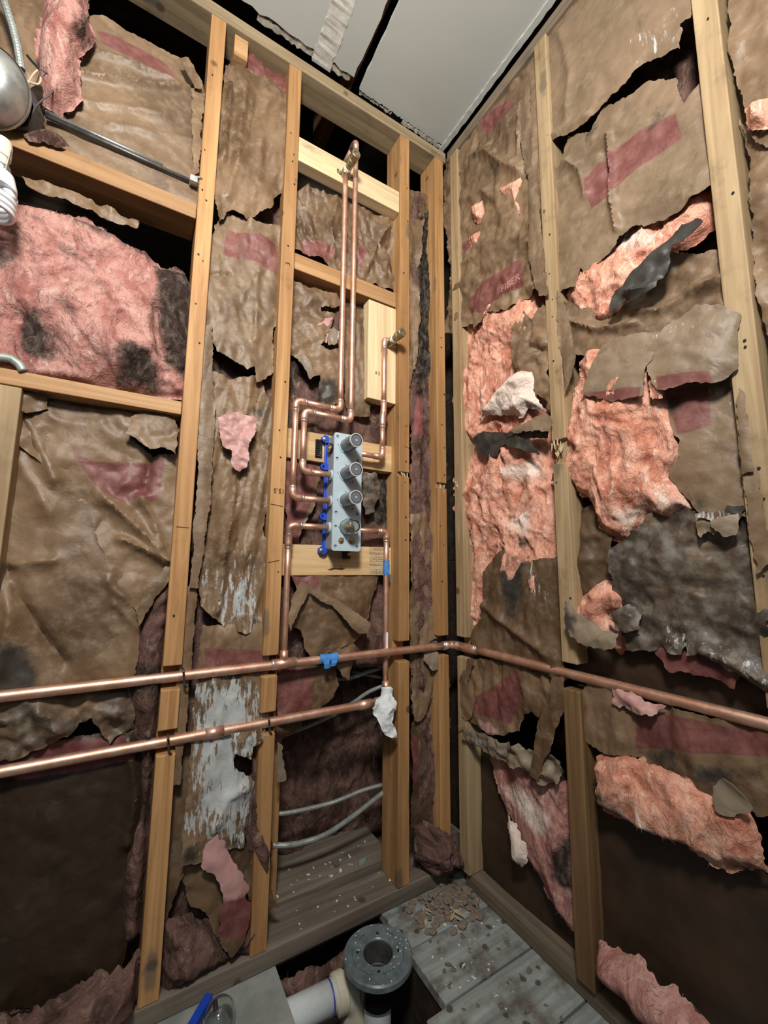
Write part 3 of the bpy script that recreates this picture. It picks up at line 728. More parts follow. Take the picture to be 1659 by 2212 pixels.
ins('salmon insulation peeking below the mouldy paper beside the middle stud', 'R',
    T(8, (690, 1010), (740, 900), (850, 820), (930, 830), (970, 900), (960, 960), (900, 990), (940, 1060), (985, 1160), (930, 1180), (860, 1110), (760, 1080)), .045, bulge=.02, fl=.022, mold=-.05)
ins('pale pink insulation tongue slanting down to the right sole plate', 'R',
    T(12, (240, 550), (330, 560), (450, 620), (560, 670), (650, 690), (665, 900), (672, 1440), (640, 1415), (490, 1150), (420, 1050), (330, 850), (280, 700)), .035,
    bulge=.012, fl=.018, ffreq=10, mat=PINK_L, mold=-.12, white=(T(12, (320, 720), (420, 720), (560, 860), (540, 950), (420, 850)),), dark=(T(12, (560, 1020), (670, 960), (680, 1280), (590, 1160)),))
ins('grey-white insulation wisp hanging on the brown building paper', 'R',
    T(12, (330, 860), (370, 900), (420, 1000), (430, 1080), (400, 1115), (360, 1060), (345, 960)), .012, bulge=.01, fl=.01, mold=-.2, white=(T(12, (300, 840), (450, 880), (450, 1130), (330, 1130)),))
ins('salmon insulation band above the large brown sheet at lower right', 'R',
    T(12, (785, 560), (900, 535), (1030, 560), (1150, 630), (1280, 680), (1420, 780), (1560, 830), (1615, 950), (1670, 1130), (1550, 1110), (1440, 1115), (1340, 1060), (1250, 990), (1100, 940), (950, 870), (830, 790), (800, 700)), .018,
    bulge=.02, fl=.024, ffreq=14, mold=-.05, white=(T(12, (810, 740), (1100, 900), (1250, 990), (950, 870)), T(12, (1300, 1020), (1420, 1090), (1360, 1080))), dark=(T(12, (1470, 1070), (1600, 1100), (1590, 1150), (1480, 1120)), T(12, (1570, 1000), (1640, 1010), (1670, 1110), (1600, 1060)), T(12, (810, 715), (900, 740), (890, 770), (820, 750))))
ins('dusty pink insulation roll lying behind the sole plate at lower right', 'R',
    T(12, (805, 1500), (1000, 1570), (1200, 1740), (1420, 1990), (1160, 1990), (1000, 1810), (850, 1680), (795, 1600)), .015, bulge=.04, fl=.014, ffreq=8, mat=PINK_L, mold=0, white=(T(12, (770, 1560), (810, 1570), (800, 1640), (780, 1620)),),
    dark=())
ins('dirty insulation roll pressed beside the stud under the white paper', 'L',
    T(10, (1440, 560), (1490, 680), (1490, 800), (1500, 1000), (1565, 1120), (1560, 1240), (1500, 1300), (1420, 1150), (1400, 1000), (1430, 850), (1450, 800)), .030, bulge=.025, fl=.016, mat=PINK_D, mold=.3, pink=())
ins('sooty clump of insulation on the sole plate below the pink tongue', 'L',
    T(10, (950, 1560), (1100, 1520), (1300, 1600), (1450, 1480), (1520, 1560), (1500, 1770), (1350, 1760), (1200, 1800), (1000, 1950), (920, 1960), (930, 1700)), .05, bulge=.03, fl=.03, mat=PINK_D, mold=.32)
ins('grey heap of insulation scraps at the foot of the left wall', 'L',
    T(10, (-80, 2090), (200, 2050), (370, 1980), (560, 1860), (800, 1730), (810, 1990), (640, 2080), (450, 2180), (300, 2260), (-80, 2320)), .02, bulge=.06, fl=.03, ffreq=11, mat=PINK_D, mold=.2)
# small tufts poking through the papers on the right wall
for lab, pl, d_ in (('tiny salmon tuft poking through a hole near the corner', T(3, (50, 1125), (105, 1098), (125, 1195), (85, 1215), (60, 1180)), .008),
                    ('thin pink tuft trailing from the crumpled hole near the ceiling corner', T(3, (200, 1020), (300, 990), (335, 950), (300, 1060), (312, 1165), (290, 1130), (262, 1060), (215, 1090)), .006),
                    ('pale pink tuft below the crumpled hole near the corner', T(3, (40, 1290), (100, 1260), (95, 1330), (60, 1360)), .010),
                    ('salmon tuft poking out right of the camera-side stud', T(3, (1540, 600), (1600, 560), (1680, 540), (1680, 700), (1560, 700)), .01),
                    ('orange insulation tip standing between two paper flaps', T(7, (1075, 930), (1110, 890), (1140, 960), (1130, 1010), (1090, 1015)), -.012)):
    sheet('insulation_tuft', lab, 'R', pl, d_, kind='fluff', curl=0, jag=.003, bulge=.012, fl=.010, ffreq=24, mold=-.1, step=.004, cat='insulation')
sheet('insulation_tuft', 'white wool tuft above the black hole in the pink insulation', 'R',
      T(7, (225, 1112), (300, 1000), (380, 920), (440, 885), (495, 890), (500, 1000), (560, 1080), (470, 1060), (440, 1110), (400, 1095)), .012, kind='fluff', curl=0, bulge=.03, fl=.02, mold=-.3, cat='insulation',
      white=(T(7, (200, 1130), (380, 900), (520, 880), (580, 1100)),), dark=(T(7, (460, 1055), (530, 1060), (575, 1090), (480, 1100)),))

# ------------------------------------------------------------------ kraft paper facings
GP = 'torn kraft paper facings'
def pap(label, wall, poly, dep, **k): return sheet('kraft_paper', label, wall, poly, dep, group=GP, **k)
# left wall, left bay
pap('kraft sheet with red band stretched below the black opening at upper left', 'L',
    T(1, (470, 110), (560, 105), (760, 200), (980, 325), (1085, 450), (1100, 520), (1090, 950), (1080, 1160), (850, 1060), (400, 920), (120, 800), (150, 700), (330, 600), (430, 520), (430, 400), (470, 260)), .032,
    bulge=.02, crumple=.004, cscale=9, mold=-.1, stretch=(.6, 2.2, -.2), tone=.12,
    red=(T(1, (520, 170), (640, 200), (900, 350), (960, 440), (900, 425), (750, 350), (560, 250)),),
    folds=((T(1, (440, 410), (700, 470), (900, 490), (1070, 500)), .008, .014), (T(1, (490, 285), (700, 360), (960, 470)), .008, .012), (T(1, (450, 570), (700, 610), (900, 650)), .010, .010), (T(1, (600, 700), (800, 740), (1060, 790)), .010, .008)))
pap('crumpled kraft sheet in the far top-left corner behind the grey conduit', 'L',
    T(15, (-200, -60), (430, -60), (420, 300), (390, 520), (330, 760), (200, 900), (-200, 900)), .055, bulge=.02, crumple=.012, cscale=12, stretch=(1.6, .6, 0), mold=.0)
pap('rolled kraft flap stapled to the stud above the hanger bar', 'L',
    T(1, (985, 325), (1020, 320), (1085, 450), (1085, 480), (1062, 480)), -.002, crumple=.003, bulge=.006, mold=-.1, curl=.002)
pap('folded kraft flange running down the tall left stud above the crosspiece', 'L',
    T(1, (1050, 490), (1090, 480), (1080, 760), (1065, 940), (1045, 960), (1060, 760)), .004, crumple=.003, bulge=.008, mold=-.1, curl=.002)
B1 = pap('kraft sheet with broad red band below the left crosspiece', 'L',
    T(9, (80, 40), (350, 60), (620, 110), (790, 150), (800, 260), (765, 330), (800, 390), (890, 460), (905, 480), (960, 465), (1075, 460), (1060, 700), (1015, 1090), (920, 1230), (830, 1400), (700, 1200), (500, 760), (100, 330)), .040,
    bulge=.015, crumple=.010, cscale=10, mold=-.05,
    red=(T(9, (420, 430), (560, 490), (880, 500), (985, 460), (960, 690), (900, 740), (830, 700), (740, 740), (590, 660)),),
    folds=((T(9, (620, 700), (800, 860), (1000, 1080)), .010, .018), (T(9, (720, 950), (850, 1010), (1000, 1085)), .008, .016), (T(9, (900, 480), (860, 660)), .008, -.014), (T(9, (840, 700), (920, 860), (960, 1000)), .008, .012)))
pap('glossy bent kraft corner below the right end of the left crosspiece', 'L',
    T(9, (765, 330), (795, 240), (870, 190), (1020, 195), (1060, 300), (1040, 445), (985, 400), (900, 410)), .018, bulge=.02, crumple=.010, cscale=16, mold=-.2, tone=.1)
pap('big glossy kraft sheet bulging out of the left bay', 'L',
    T(9, (135, 200), (170, 205), (300, 335), (430, 460), (590, 650), (690, 880), (760, 1050), (820, 1250), (835, 1400), (815, 1600), (780, 1780), (500, 1830), (-200, 1900), (-200, 1180), (20, 1110), (60, 900), (110, 480)), .046,
    bulge=.036, crumple=.008, cscale=8, mold=.06, tone=.05, stretch=(1.3, .8, .5),
    dark=(T(9, (-100, 1560), (120, 1580), (230, 1700), (240, 1900), (-100, 1900)),), red=(),
    folds=((T(9, (150, 220), (250, 420), (330, 600)), .016, .016), (T(9, (20, 1110), (150, 1095), (330, 1080)), .010, .012), (T(9, (30, 1120), (110, 1300), (250, 1520), (400, 1690)), .012, -.020), (T(9, (100, 490), (220, 640), (300, 800)), .014, .010), (T(9, (0, 1750), (80, 1400), (60, 1200)), .012, .018), (T(9, (690, 1340), (830, 1480)), .008, .010), (T(9, (650, 1200), (820, 1380)), .010, .010)))
pap('narrow bent kraft edge catching light beside the lower left stud', 'L',
    T(9, (1005, 1110), (1015, 1150), (900, 1320), (830, 1460), (830, 1390), (900, 1230)), .012, bulge=.006, crumple=.003, mold=-.2, tone=.1)
pap('crumpled mouldy kraft scraps between the two left copper pipes', 'L',
    T(10, (-120, 300), (250, 270), (400, 260), (560, 230), (740, 215), (775, 300), (765, 460), (720, 470), (640, 530), (540, 380), (400, 480), (180, 570), (0, 620), (-120, 620)), .038, bulge=.02, crumple=.022, cscale=17, mold=.62, tone=.2, jag=.009)
pap('dark brown kraft sheet with red top at the bottom of the left bay', 'L',
    T(10, (-120, 590), (200, 560), (700, 510), (760, 470), (835, 600), (845, 900), (770, 1200), (725, 1500), (705, 1760), (620, 1900), (400, 2010), (-120, 2150)), .045, bulge=.03, crumple=.007, cscale=9, mold=.3, tone=-1.0, stretch=(1.4, .8, .2),
    red=(T(10, (-120, 640), (400, 530), (750, 500), (790, 620), (500, 700), (200, 740), (-120, 760)),), folds=((T(10, (740, 520), (790, 800), (740, 1100)), .012, .02),))
# left wall, streaked bay
GB = GP
pap('upper kraft sheet with long folds right of the tall left stud', 'L',
    T(1, (1248, 380), (1310, 370), (1440, 440), (1580, 540), (1565, 700), (1540, 900), (1520, 1010), (1455, 1080), (1450, 1115), (1330, 1175), (1245, 1122), (1195, 1195), (1180, 1050), (1200, 880), (1230, 560)), .022,
    bulge=.015, crumple=.010, cscale=12, stretch=(2.2, .5, -.15), mold=-.05, grow=.014, folds=((T(1, (1250, 470), (1215, 860)), .007, .018), (T(1, (1330, 480), (1280, 900), (1230, 1090)), .009, .014)))
pap('purple-red kraft corner under the top plate beside the tall stud', 'L',
    T(1, (1290, 260), (1420, 300), (1600, 420), (1580, 560), (1500, 520), (1380, 450), (1270, 380)), .045, crumple=.010, cscale=20, red=(T(1, (1250, 240), (1640, 400), (1600, 600), (1300, 400)),), mold=.1)
pap('kraft sheet with red printed band left of the valve-side stud', 'L',
    T(4, (1235, 110), (1330, 160), (1400, 180), (1500, 190), (1510, 450), (1490, 680), (1450, 720), (1460, 950), (1400, 1000), (1390, 915), (1340, 930), (1280, 885), (1200, 845), (1140, 740), (1125, 620), (1150, 450), (1160, 330), (1190, 230)), .024,
    bulge=.012, crumple=.008, cscale=13, stretch=(1.6, .8, 0), mold=-.08, tone=.12, grow=.016,
    red=(T(4, (1240, 180), (1300, 210), (1410, 225), (1510, 270), (1500, 450), (1380, 370), (1210, 340), (1220, 260)),), folds=((T(4, (1150, 440), (1250, 435)), .004, -.008), (T(4, (1400, 400), (1380, 800)), .008, .010)))
pap('long pleated kraft sheet with frosted lower end left of the valve', 'L',
    T(9, (1255, -40), (1400, 20), (1560, 0), (1570, 150), (1600, 190), (1590, 440), (1590, 520), (1540, 940), (1585, 1000), (1580, 1200), (1545, 1472), (1460, 1480), (1370, 1460), (1290, 1390), (1230, 1330), (1200, 1000), (1255, 600), (1270, 300)), .030,
    bulge=.014, crumple=.013, cscale=13, stretch=(2.4, .45, -.12), mold=.0, grow=.014, white=(T(9, (1300, 1230), (1450, 1060), (1545, 1100), (1550, 1500), (1280, 1440)), T(9, (1180, 1120), (1240, 1130), (1230, 1240), (1170, 1250))),
    dark=(T(9, (1530, 180), (1600, 180), (1590, 260), (1545, 240)),), folds=((T(9, (1400, 560), (1350, 1000), (1290, 1380)), .008, .016), (T(9, (1520, 560), (1440, 1040)), .009, .014), (T(9, (1260, 560), (1200, 1000)), .009, -.02)))
pap('wet pink paper rag clinging to the pleated sheet beside the valve', 'L',
    T(9, (1310, 240), (1350, 225), (1440, 200), (1525, 240), (1500, 330), (1465, 385), (1455, 520), (1425, 540), (1395, 520), (1390, 425), (1335, 385)), .006, bulge=.02, crumple=.012, cscale=22, mold=-.5, pink=(T(9, (1200, 100), (1700, 100), (1700, 700), (1200, 700)),), step=.0045)
pap('white-streaked peeling paper below the pleated sheet', 'L',
    T(10, (1190, -120), (1530, -130), (1530, 60), (1520, 400), (1500, 500), (1440, 560), (1350, 500), (1340, 590), (1320, 640), (1330, 700), (1400, 750), (1445, 780), (1420, 860), (1390, 1000), (1390, 1125), (1340, 1115), (1290, 1112), (1250, 1010), (1180, 1130), (1150, 1200), (1062, 1215), (1080, 1050), (1110, 800), (1130, 500)), .022,
    bulge=.02, crumple=.007, cscale=13, stretch=(1.8, .7, 0), mold=.3, grow=.010, white=(T(10, (1080, 130), (1540, 150), (1540, 900), (1380, 1150), (1040, 1100)),), red=(T(10, (1180, 0), (1520, 10), (1520, 80), (1180, 110)),),
    dark=(T(10, (1070, 1150), (1150, 1120), (1130, 1220), (1060, 1230)), T(10, (1290, 1080), (1400, 1060), (1400, 1140), (1290, 1140)), T(10, (1150, 380), (1350, 400), (1350, 440), (1160, 430))), folds=((T(10, (1250, 1000), (1310, 850), (1400, 800)), .012, .012),))
pap('small white paper flap curling out below the lower copper pipe', 'L',
    T(10, (1345, 500), (1500, 470), (1510, 525), (1450, 560), (1445, 625), (1400, 600), (1360, 590)), -.010, bulge=.012, crumple=.006, cscale=20, mold=-.4, white=(T(10, (1300, 450), (1550, 450), (1550, 700), (1300, 700)),))
pap('pink tongue of facing hanging from the white-streaked paper', 'L',
    T(10, (1240, 1015), (1292, 1110), (1330, 1240), (1435, 1380), (1400, 1430), (1435, 1475), (1390, 1640), (1330, 1725), (1280, 1660), (1265, 1480), (1300, 1450), (1280, 1330), (1175, 1240), (1200, 1120)), .012, bulge=.025, crumple=.006, cscale=10, mold=-.4,
    pink=(T(10, (1100, 900), (1500, 900), (1500, 1425), (1100, 1425)),), red=(T(10, (1100, 1425), (1500, 1425), (1500, 1640), (1100, 1640)),))
pap('grey-brown paper scrap behind the hanging pink tongue', 'L',
    T(10, (1060, 1230), (1180, 1230), (1290, 1330), (1300, 1480), (1285, 1660), (1240, 1600), (1200, 1500), (1120, 1480), (1080, 1350)), .040, bulge=.015, crumple=.008, mold=.15, tone=-.2)
pap('dark brown paper spike beside the foot of the valve-side stud', 'L',
    T(10, (1300, 1100), (1390, 1100), (1440, 1230), (1510, 1300), (1600, 1480), (1540, 1440), (1440, 1420), (1380, 1300)), .022, bulge=.012, crumple=.006, mold=.1, tone=-.5)
pap('long folded kraft flange strip right of the tall left stud', 'L',
    T(9, (1205, -300), (1262, -330), (1262, 50), (1250, 600), (1175, 1232), (1142, 1232), (1188, 700), (1205, 200)), .010, bulge=.010, crumple=.004, stretch=(2, .4, 0), mold=-.1, tone=.15, curl=.003, jag=.003)
pap('lower kraft flange strip passing behind the two copper pipes', 'L',
    T(9, (1120, 1240), (1165, 1240), (1130, 1700), (1100, 2000), (1060, 2400), (1020, 2400), (1075, 1800)), .018, bulge=.010, crumple=.004, stretch=(2, .4, 0), mold=.0, tone=.0, curl=.003, jag=.003)
pap('dirty brown facing strip right of the lower left stud', 'L',
    T(10, (1040, 500), (1130, 500), (1110, 800), (1080, 1050), (1060, 1230), (960, 1540), (950, 1500), (990, 1000), (1010, 800)), .045, bulge=.01, crumple=.008, stretch=(2, .5, 0), mold=.45, tone=-.25)
# valve bay
pap('crumpled purplish kraft sheet under the new pale block', 'L',
    T(5, (300, -40), (420, -30), (560, 40), (760, 90), (900, 160), (1050, 200), (1090, 280), (1090, 800), (1020, 790), (880, 730), (820, 720), (640, 640), (540, 560), (280, 440)), .052,
    bulge=.018, crumple=.018, cscale=16, stretch=(1.5, .7, .35), mold=.16, tone=-.12, red=(T(5, (330, 360), (480, 380), (620, 470), (560, 560), (360, 480)), T(5, (790, 430), (850, 480), (820, 620), (760, 560))), folds=((T(5, (600, 130), (560, 300), (620, 500)), .008, .016), (T(5, (1030, 290), (930, 450), (860, 640)), .010, .018)))
pap('torn kraft sheet below the old crosspiece behind the copper risers', 'L',
    T(5, (240, 690), (400, 760), (640, 840), (650, 880), (590, 910), (490, 905), (495, 960), (590, 975), (570, 1040), (520, 1150), (500, 1200), (470, 1240), (560, 1300), (660, 1280), (660, 1500), (640, 1700), (480, 1700), (500, 1480), (420, 1480), (300, 1300), (225, 1250), (230, 900)), .050,
    bulge=.014, crumple=.013, cscale=15, mold=.12, tone=.05, dark=(T(5, (430, 1560), (560, 1500), (640, 1560), (620, 1720), (430, 1720)),))
pap('hanging kraft strip between the risers and the upright pale block', 'L',
    T(5, (690, 930), (770, 950), (900, 930), (900, 1500), (880, 1800), (720, 1790), (690, 1400)), .055, bulge=.012, crumple=.010, stretch=(1.8, .6, 0), mold=.28, tone=-.25)
pap('small pale torn paper flap left of the copper risers', 'L', T(5, (310, 1345), (360, 1325), (435, 1475), (410, 1492)), .030, bulge=.006, crumple=.004, tone=.8, mold=-.2)
pap('light paper scrap curling from the hole behind the risers', 'L', T(5, (560, 1180), (600, 1100), (640, 1140), (620, 1200), (570, 1220)), .030, bulge=.008, crumple=.006, tone=.9, mold=-.2, white=(T(5, (580, 1100), (640, 1100), (640, 1180), (590, 1190)),))
pap('pink paper patch beside the torn hole behind the risers', 'L', T(5, (480, 1080), (540, 1030), (590, 1010), (570, 1100), (550, 1200), (510, 1200), (520, 1140)), .044, bulge=.004, crumple=.004, pink=(T(5, (300, 900), (800, 900), (800, 1300), (300, 1300)),), mold=-.3, step=.004)
pap('red-stained paper behind the left ports of the valve', 'L',
    T(6, (235, 690), (420, 700), (560, 740), (530, 900), (470, 1120), (390, 1260), (330, 1400), (330, 1520), (240, 1520)), .062, bulge=.01, crumple=.010, cscale=12, mold=.02, red=(T(6, (200, 600), (520, 700), (500, 930), (420, 1200), (350, 1300), (330, 1560), (200, 1560)),))
pap('black shredded paper right of the valve', 'L',
    T(6, (930, 840), (1010, 850), (1050, 920), (1040, 1060), (1000, 1180), (940, 1200), (920, 1000)), .05, bulge=.02, crumple=.015, cscale=20, mold=.75, tone=.2)
pap('brown kraft sheet with curled torn edge below the stamped block', 'L',
    T(11, (275, -30), (900, -40), (850, 70), (830, 130), (790, 260), (775, 380), (700, 445), (560, 490), (440, 560), (410, 550), (370, 470), (350, 380), (290, 340), (275, 250), (330, 130)), .050,
    bulge=.03, crumple=.010, cscale=10, mold=.05, tone=-.2, red=(T(11, (260, -60), (470, -60), (460, 100), (390, 110), (270, 60)),))
pap('tan curled paper lip across the brown sheet under the valve', 'L',
    T(11, (385, 78), (480, 135), (580, 185), (700, 265), (800, 335), (790, 385), (740, 390), (690, 345), (580, 215), (480, 160)), .012, bulge=.012, crumple=.004, tone=.25, mold=-.1, curl=.004)
pap('upright tan paper flap beside the left riser under the valve', 'L', T(11, (265, 310), (300, 170), (355, 70), (388, 72), (385, 95), (350, 190), (290, 300), (270, 380)), .014, bulge=.008, crumple=.004, tone=.1, mold=-.15, curl=.003)
pap('brown paper tip hanging behind the blue tape', 'L', T(11, (480, 540), (560, 490), (680, 470), (720, 500), (660, 710), (640, 690), (590, 600)), .04, bulge=.012, crumple=.008, tone=-.1, mold=.1)
pap('purple-pink facing with curved edge below the upper pipe', 'L',
    T(11, (190, 640), (300, 620), (570, 640), (582, 750), (520, 850), (400, 930), (280, 960), (190, 970)), .060, bulge=.03, crumple=.006, cscale=9, mold=.16, tone=-.1, red=(T(11, (180, 640), (420, 640), (400, 900), (180, 960)),), stretch=(1.5, .7, -.5))
pap('white-edged pale splinter of paper beside the lower stud foot', 'L', T(11, (190, 1150), (205, 1180), (235, 1395), (195, 1400)), .03, bulge=.004, crumple=.002, tone=.8, mold=-.2)
pap('dirty paper curtain hanging under the lower copper pipe', 'L', T(11, (100, 960), (200, 960), (345, 1000), (345, 1060), (240, 1090), (200, 1140), (110, 1120)), .075, bulge=.01, crumple=.012, tone=-.1, mold=.35)
# narrow corner bay
pap('thin kraft strip high in the narrow corner bay', 'L',
    T(5, (1200, -60), (1400, 20), (1350, 80), (1330, 180), (1300, 400), (1270, 700), (1290, 1000), (1250, 1300), (1215, 1659), (1205, 900)), .040, bulge=.01, crumple=.012, stretch=(2, .5, 0), mold=.1, tone=0)
pap('stained kraft strip low in the narrow corner bay', 'L',
    T(11, (1100, -400), (1180, -420), (1225, -100), (1262, 420), (1190, 480), (1260, 560), (1250, 800), (1150, 980), (1112, 980)), .040, bulge=.012, crumple=.012, stretch=(1.8, .6, 0), mold=.1, tone=.1, red=(T(6, (1360, 300), (1450, 300), (1450, 540), (1350, 520)),))
pap('pale crumpled scrap beside the pipe in the corner bay', 'L', T(11, (1180, 500), (1265, 540), (1260, 640), (1230, 640), (1190, 580)), .02, bulge=.012, crumple=.012, tone=.9, mold=.05)
pap('reddish-brown panel low in the corner bay', 'L', T(11, (1110, 1050), (1180, 1130), (1220, 1300), (1230, 1700), (1110, 1720)), .035, bulge=.006, crumple=.006, tone=-.6, mold=.05, red=(T(11, (1100, 1080), (1150, 1120), (1140, 1400), (1100, 1400)),))

# right wall, corner bay
H1 = pap('kraft sheet with red printed band at the top of the corner bay', 'R',
    T(0, (964, 345), (1062, 222), (1146, 112), (1162, 112), (1166, 300), (1175, 450), (1185, 610)) + T(7, (530, 470), (440, 510), (400, 545), (380, 560), (340, 570), (290, 580), (255, 570), (258, 600), (212, 668), (185, 640), (130, 665), (60, 682), (36, 694), (45, 640), (78, 600), (85, 380), (60, 100), (50, -20)), .014,
    bulge=.012, crumple=.012, cscale=14, mold=-.02, tone=.12, jag=.008, curl=.010,
    red=(T(17, (440, 760), (560, 620), (680, 470), (900, 370), (1270, 150), (1290, 600), (1060, 720), (740, 890), (700, 960), (690, 1020), (430, 1040), (380, 1055), (420, 900)), T(3, (95, 660), (240, 540), (280, 560), (240, 640), (130, 745)), T(7, (120, 260), (170, 200), (190, 250), (150, 310))),
    dark=(T(3, (60, 850), (90, 770), (100, 850), (80, 880)), T(3, (150, 900), (200, 900), (190, 960), (150, 940))),
    folds=((T(3, (60, 860), (140, 830), (240, 900), (330, 940)), .012, .018), (T(3, (330, 560), (320, 760), (300, 900)), .008, .014), (T(3, (50, 1080), (110, 1040), (170, 1080)), .010, .014), (T(7, (90, 380), (210, 310), (260, 260)), .006, .008), (T(7, (410, 330), (465, 260)), .005, -.012)))
for i in range(1): pass
text_mesh('band_lettering', 'FIBER', .030, INKR, H1, tuple(WR(1102, 612, -.012)), (0, -1, 0), (0, 0, 1))
pap('bent kraft flap left of the splintered stud above the pink wool', 'R',
    T(7, (400, 650), (440, 590), (485, 640), (535, 560), (560, 600), (565, 880), (580, 1050), (500, 960), (430, 880), (400, 800), (395, 720)), .010, bulge=.015, crumple=.012, cscale=15, mold=0, tone=.1, folds=((T(7, (480, 640), (470, 760), (540, 780)), .008, -.012), (T(7, (440, 860), (560, 740)), .008, .012)))
pap('black paper flap also filling in the dark hole in the pink wool of the corner bay', 'R',
    T(8, (200, 112), (232, 92), (340, 90), (450, 62), (570, 40), (560, 100), (470, 110), (520, 190), (430, 150), (345, 125), (318, 140), (300, 190), (250, 205), (222, 165)), .004, bulge=.006, crumple=.010, mold=.9, dark=(T(8, (150, 40), (650, 0), (650, 300), (150, 300)),))  # blackened all over, also standing in for the shade inside the torn hole
pap('small tan paper tongue over the black flap by the splintered stud', 'R', T(8, (352, 80), (470, 30), (560, 0), (580, 20), (570, 65), (480, 62), (420, 70)), -.014, bulge=.008, crumple=.006, tone=.4, mold=.1)
pap('brown kraft sheet with black mould streak above the right pipe', 'R',
    T(8, (340, 675), (400, 700), (460, 710), (480, 725), (600, 705), (615, 900), (640, 1200), (655, 1305), (600, 1285), (400, 1210), (205, 1125), (190, 1100), (240, 1000), (250, 920), (250, 780), (290, 720)), .020,
    bulge=.014, crumple=.009, cscale=12, stretch=(1.5, .7, .1), mold=.0, tone=-.3, dark=(T(8, (345, 720), (450, 720), (440, 850), (400, 1020), (370, 1000), (340, 850)),), white=(T(8, (478, 720), (492, 725), (500, 860), (538, 950), (525, 955), (485, 870)),), folds=((T(8, (240, 940), (300, 980), (560, 1180)), .012, .014),))
pap('purplish torn kraft sheet under the right pipe in the corner bay', 'R',
    T(12, (105, 55), (230, 65), (390, 85), (605, 150), (590, 330), (545, 425), (500, 360), (445, 310), (405, 330), (385, 410), (300, 435), (250, 430), (160, 370), (120, 300), (100, 170)), .022,
    bulge=.014, crumple=.012, cscale=13, stretch=(1.7, .6, 0), mold=.05, tone=-.05, red=(T(12, (150, 260), (280, 180), (390, 100), (400, 250), (340, 390), (180, 330)),), pink=(T(12, (190, 360), (260, 380), (290, 430), (210, 430)), T(12, (390, 370), (470, 370), (480, 440), (400, 470))))
pap('kraft strap hanging across the lower corner bay', 'R', T(12, (565, 160), (612, 160), (610, 300), (560, 430), (490, 660), (452, 650), (480, 450), (530, 300)), -.004, bulge=.008, crumple=.006, stretch=(2, .5, 0), mold=.2, tone=-.1)
pap('narrow kraft flange curling beside the corner stud below the pipe', 'R', T(12, (85, 160), (125, 60), (150, 60), (110, 170), (150, 260), (140, 340), (110, 380), (95, 260)), .0, bulge=.01, crumple=.006, tone=.1, mold=.1)
pap('grey shredded paper ledge across the lower corner bay', 'R', T(12, (100, 400), (200, 440), (330, 490), (450, 540), (590, 590), (575, 700), (520, 690), (440, 620), (330, 570), (220, 525), (110, 450)), .002, bulge=.02, crumple=.014, cscale=26, mold=.32, tone=.9, jag=.010, white=(T(12, (120, 420), (160, 450), (230, 510), (180, 490)),))
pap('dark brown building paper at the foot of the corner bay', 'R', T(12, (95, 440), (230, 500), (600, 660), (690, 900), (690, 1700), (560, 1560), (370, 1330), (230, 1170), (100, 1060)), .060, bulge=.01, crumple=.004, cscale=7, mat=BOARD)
# right wall, middle bay
pap('smooth upper kraft sheet torn along a slanting edge near the ceiling', 'R',
    T(3, (385, 170), (510, -10), (560, -120), (1225, -120), (1240, 120), (1185, 150), (1185, 280), (1100, 300), (1000, 330), (940, 390), (900, 470), (770, 570), (680, 660), (570, 735), (480, 770), (460, 500), (430, 380), (400, 300)), .020,
    bulge=.02, crumple=.006, cscale=8, mold=-.08, tone=.3, grow=.010, white=(T(3, (990, 220), (1110, 190), (1180, 160), (1180, 260), (1060, 260), (990, 300)),), red=(T(3, (590, 0), (640, -20), (640, 10), (600, 50)),), folds=((T(3, (480, 760), (540, 740), (700, 640)), .010, .012), (T(3, (540, 180), (600, 400), (580, 650)), .012, .008)))
H2 = pap('large kraft sheet with red printed band in the middle of the right wall', 'R',
    T(3, (575, 745), (690, 735), (760, 600), (880, 565), (1000, 480), (1080, 470), (1150, 475), (1160, 560), (1200, 600), (1300, 460), (1335, 800), (1375, 1000)) + T(7, (1290, 0), (1240, 55), (1150, 110), (1060, 143), (1000, 140), (910, 200), (890, 250), (830, 310), (760, 380), (730, 350), (710, 450), (650, 470), (605, 300), (585, 80)) + T(3, (480, 1100), (490, 1000), (550, 900), (570, 800)), .016,
    bulge=.014, crumple=.007, cscale=10, mold=-.08, tone=.3, jag=.004, grow=.010,
    red=(T(18, (95, 1000), (300, 740), (500, 610), (900, 300), (1430, 20), (1490, 400), (880, 820), (630, 1050), (450, 1230), (190, 1430)),), dark=(T(18, (1090, 30), (1300, 0), (1180, 130), (1120, 240), (950, 345), (1080, 230)), T(18, (70, 260), (200, 230), (200, 370), (120, 380))),
    folds=((T(3, (800, 740), (815, 900), (815, 1080), (850, 1250)), .006, .016), (T(3, (760, 830), (800, 960)), .006, -.010), (T(3, (560, 880), (640, 920), (680, 1060)), .008, .012)))
pap('black-backed strip of paper hanging from the slanting tear', 'R',
    T(7, (1150, 240), (1230, 165), (1300, 148), (1335, 160), (1290, 200), (1195, 262), (1165, 330), (1150, 390), (1110, 460), (1000, 525), (950, 512), (920, 560), (888, 582), (900, 520), (960, 460), (1000, 390), (1090, 320)), -.014, bulge=.02, crumple=.010, cscale=16, mold=.9, dark=(T(7, (1000, 100), (1500, 50), (1500, 700), (850, 620), (900, 400)),), folds=((T(7, (960, 500), (1060, 480), (1120, 440)), .006, .012),))
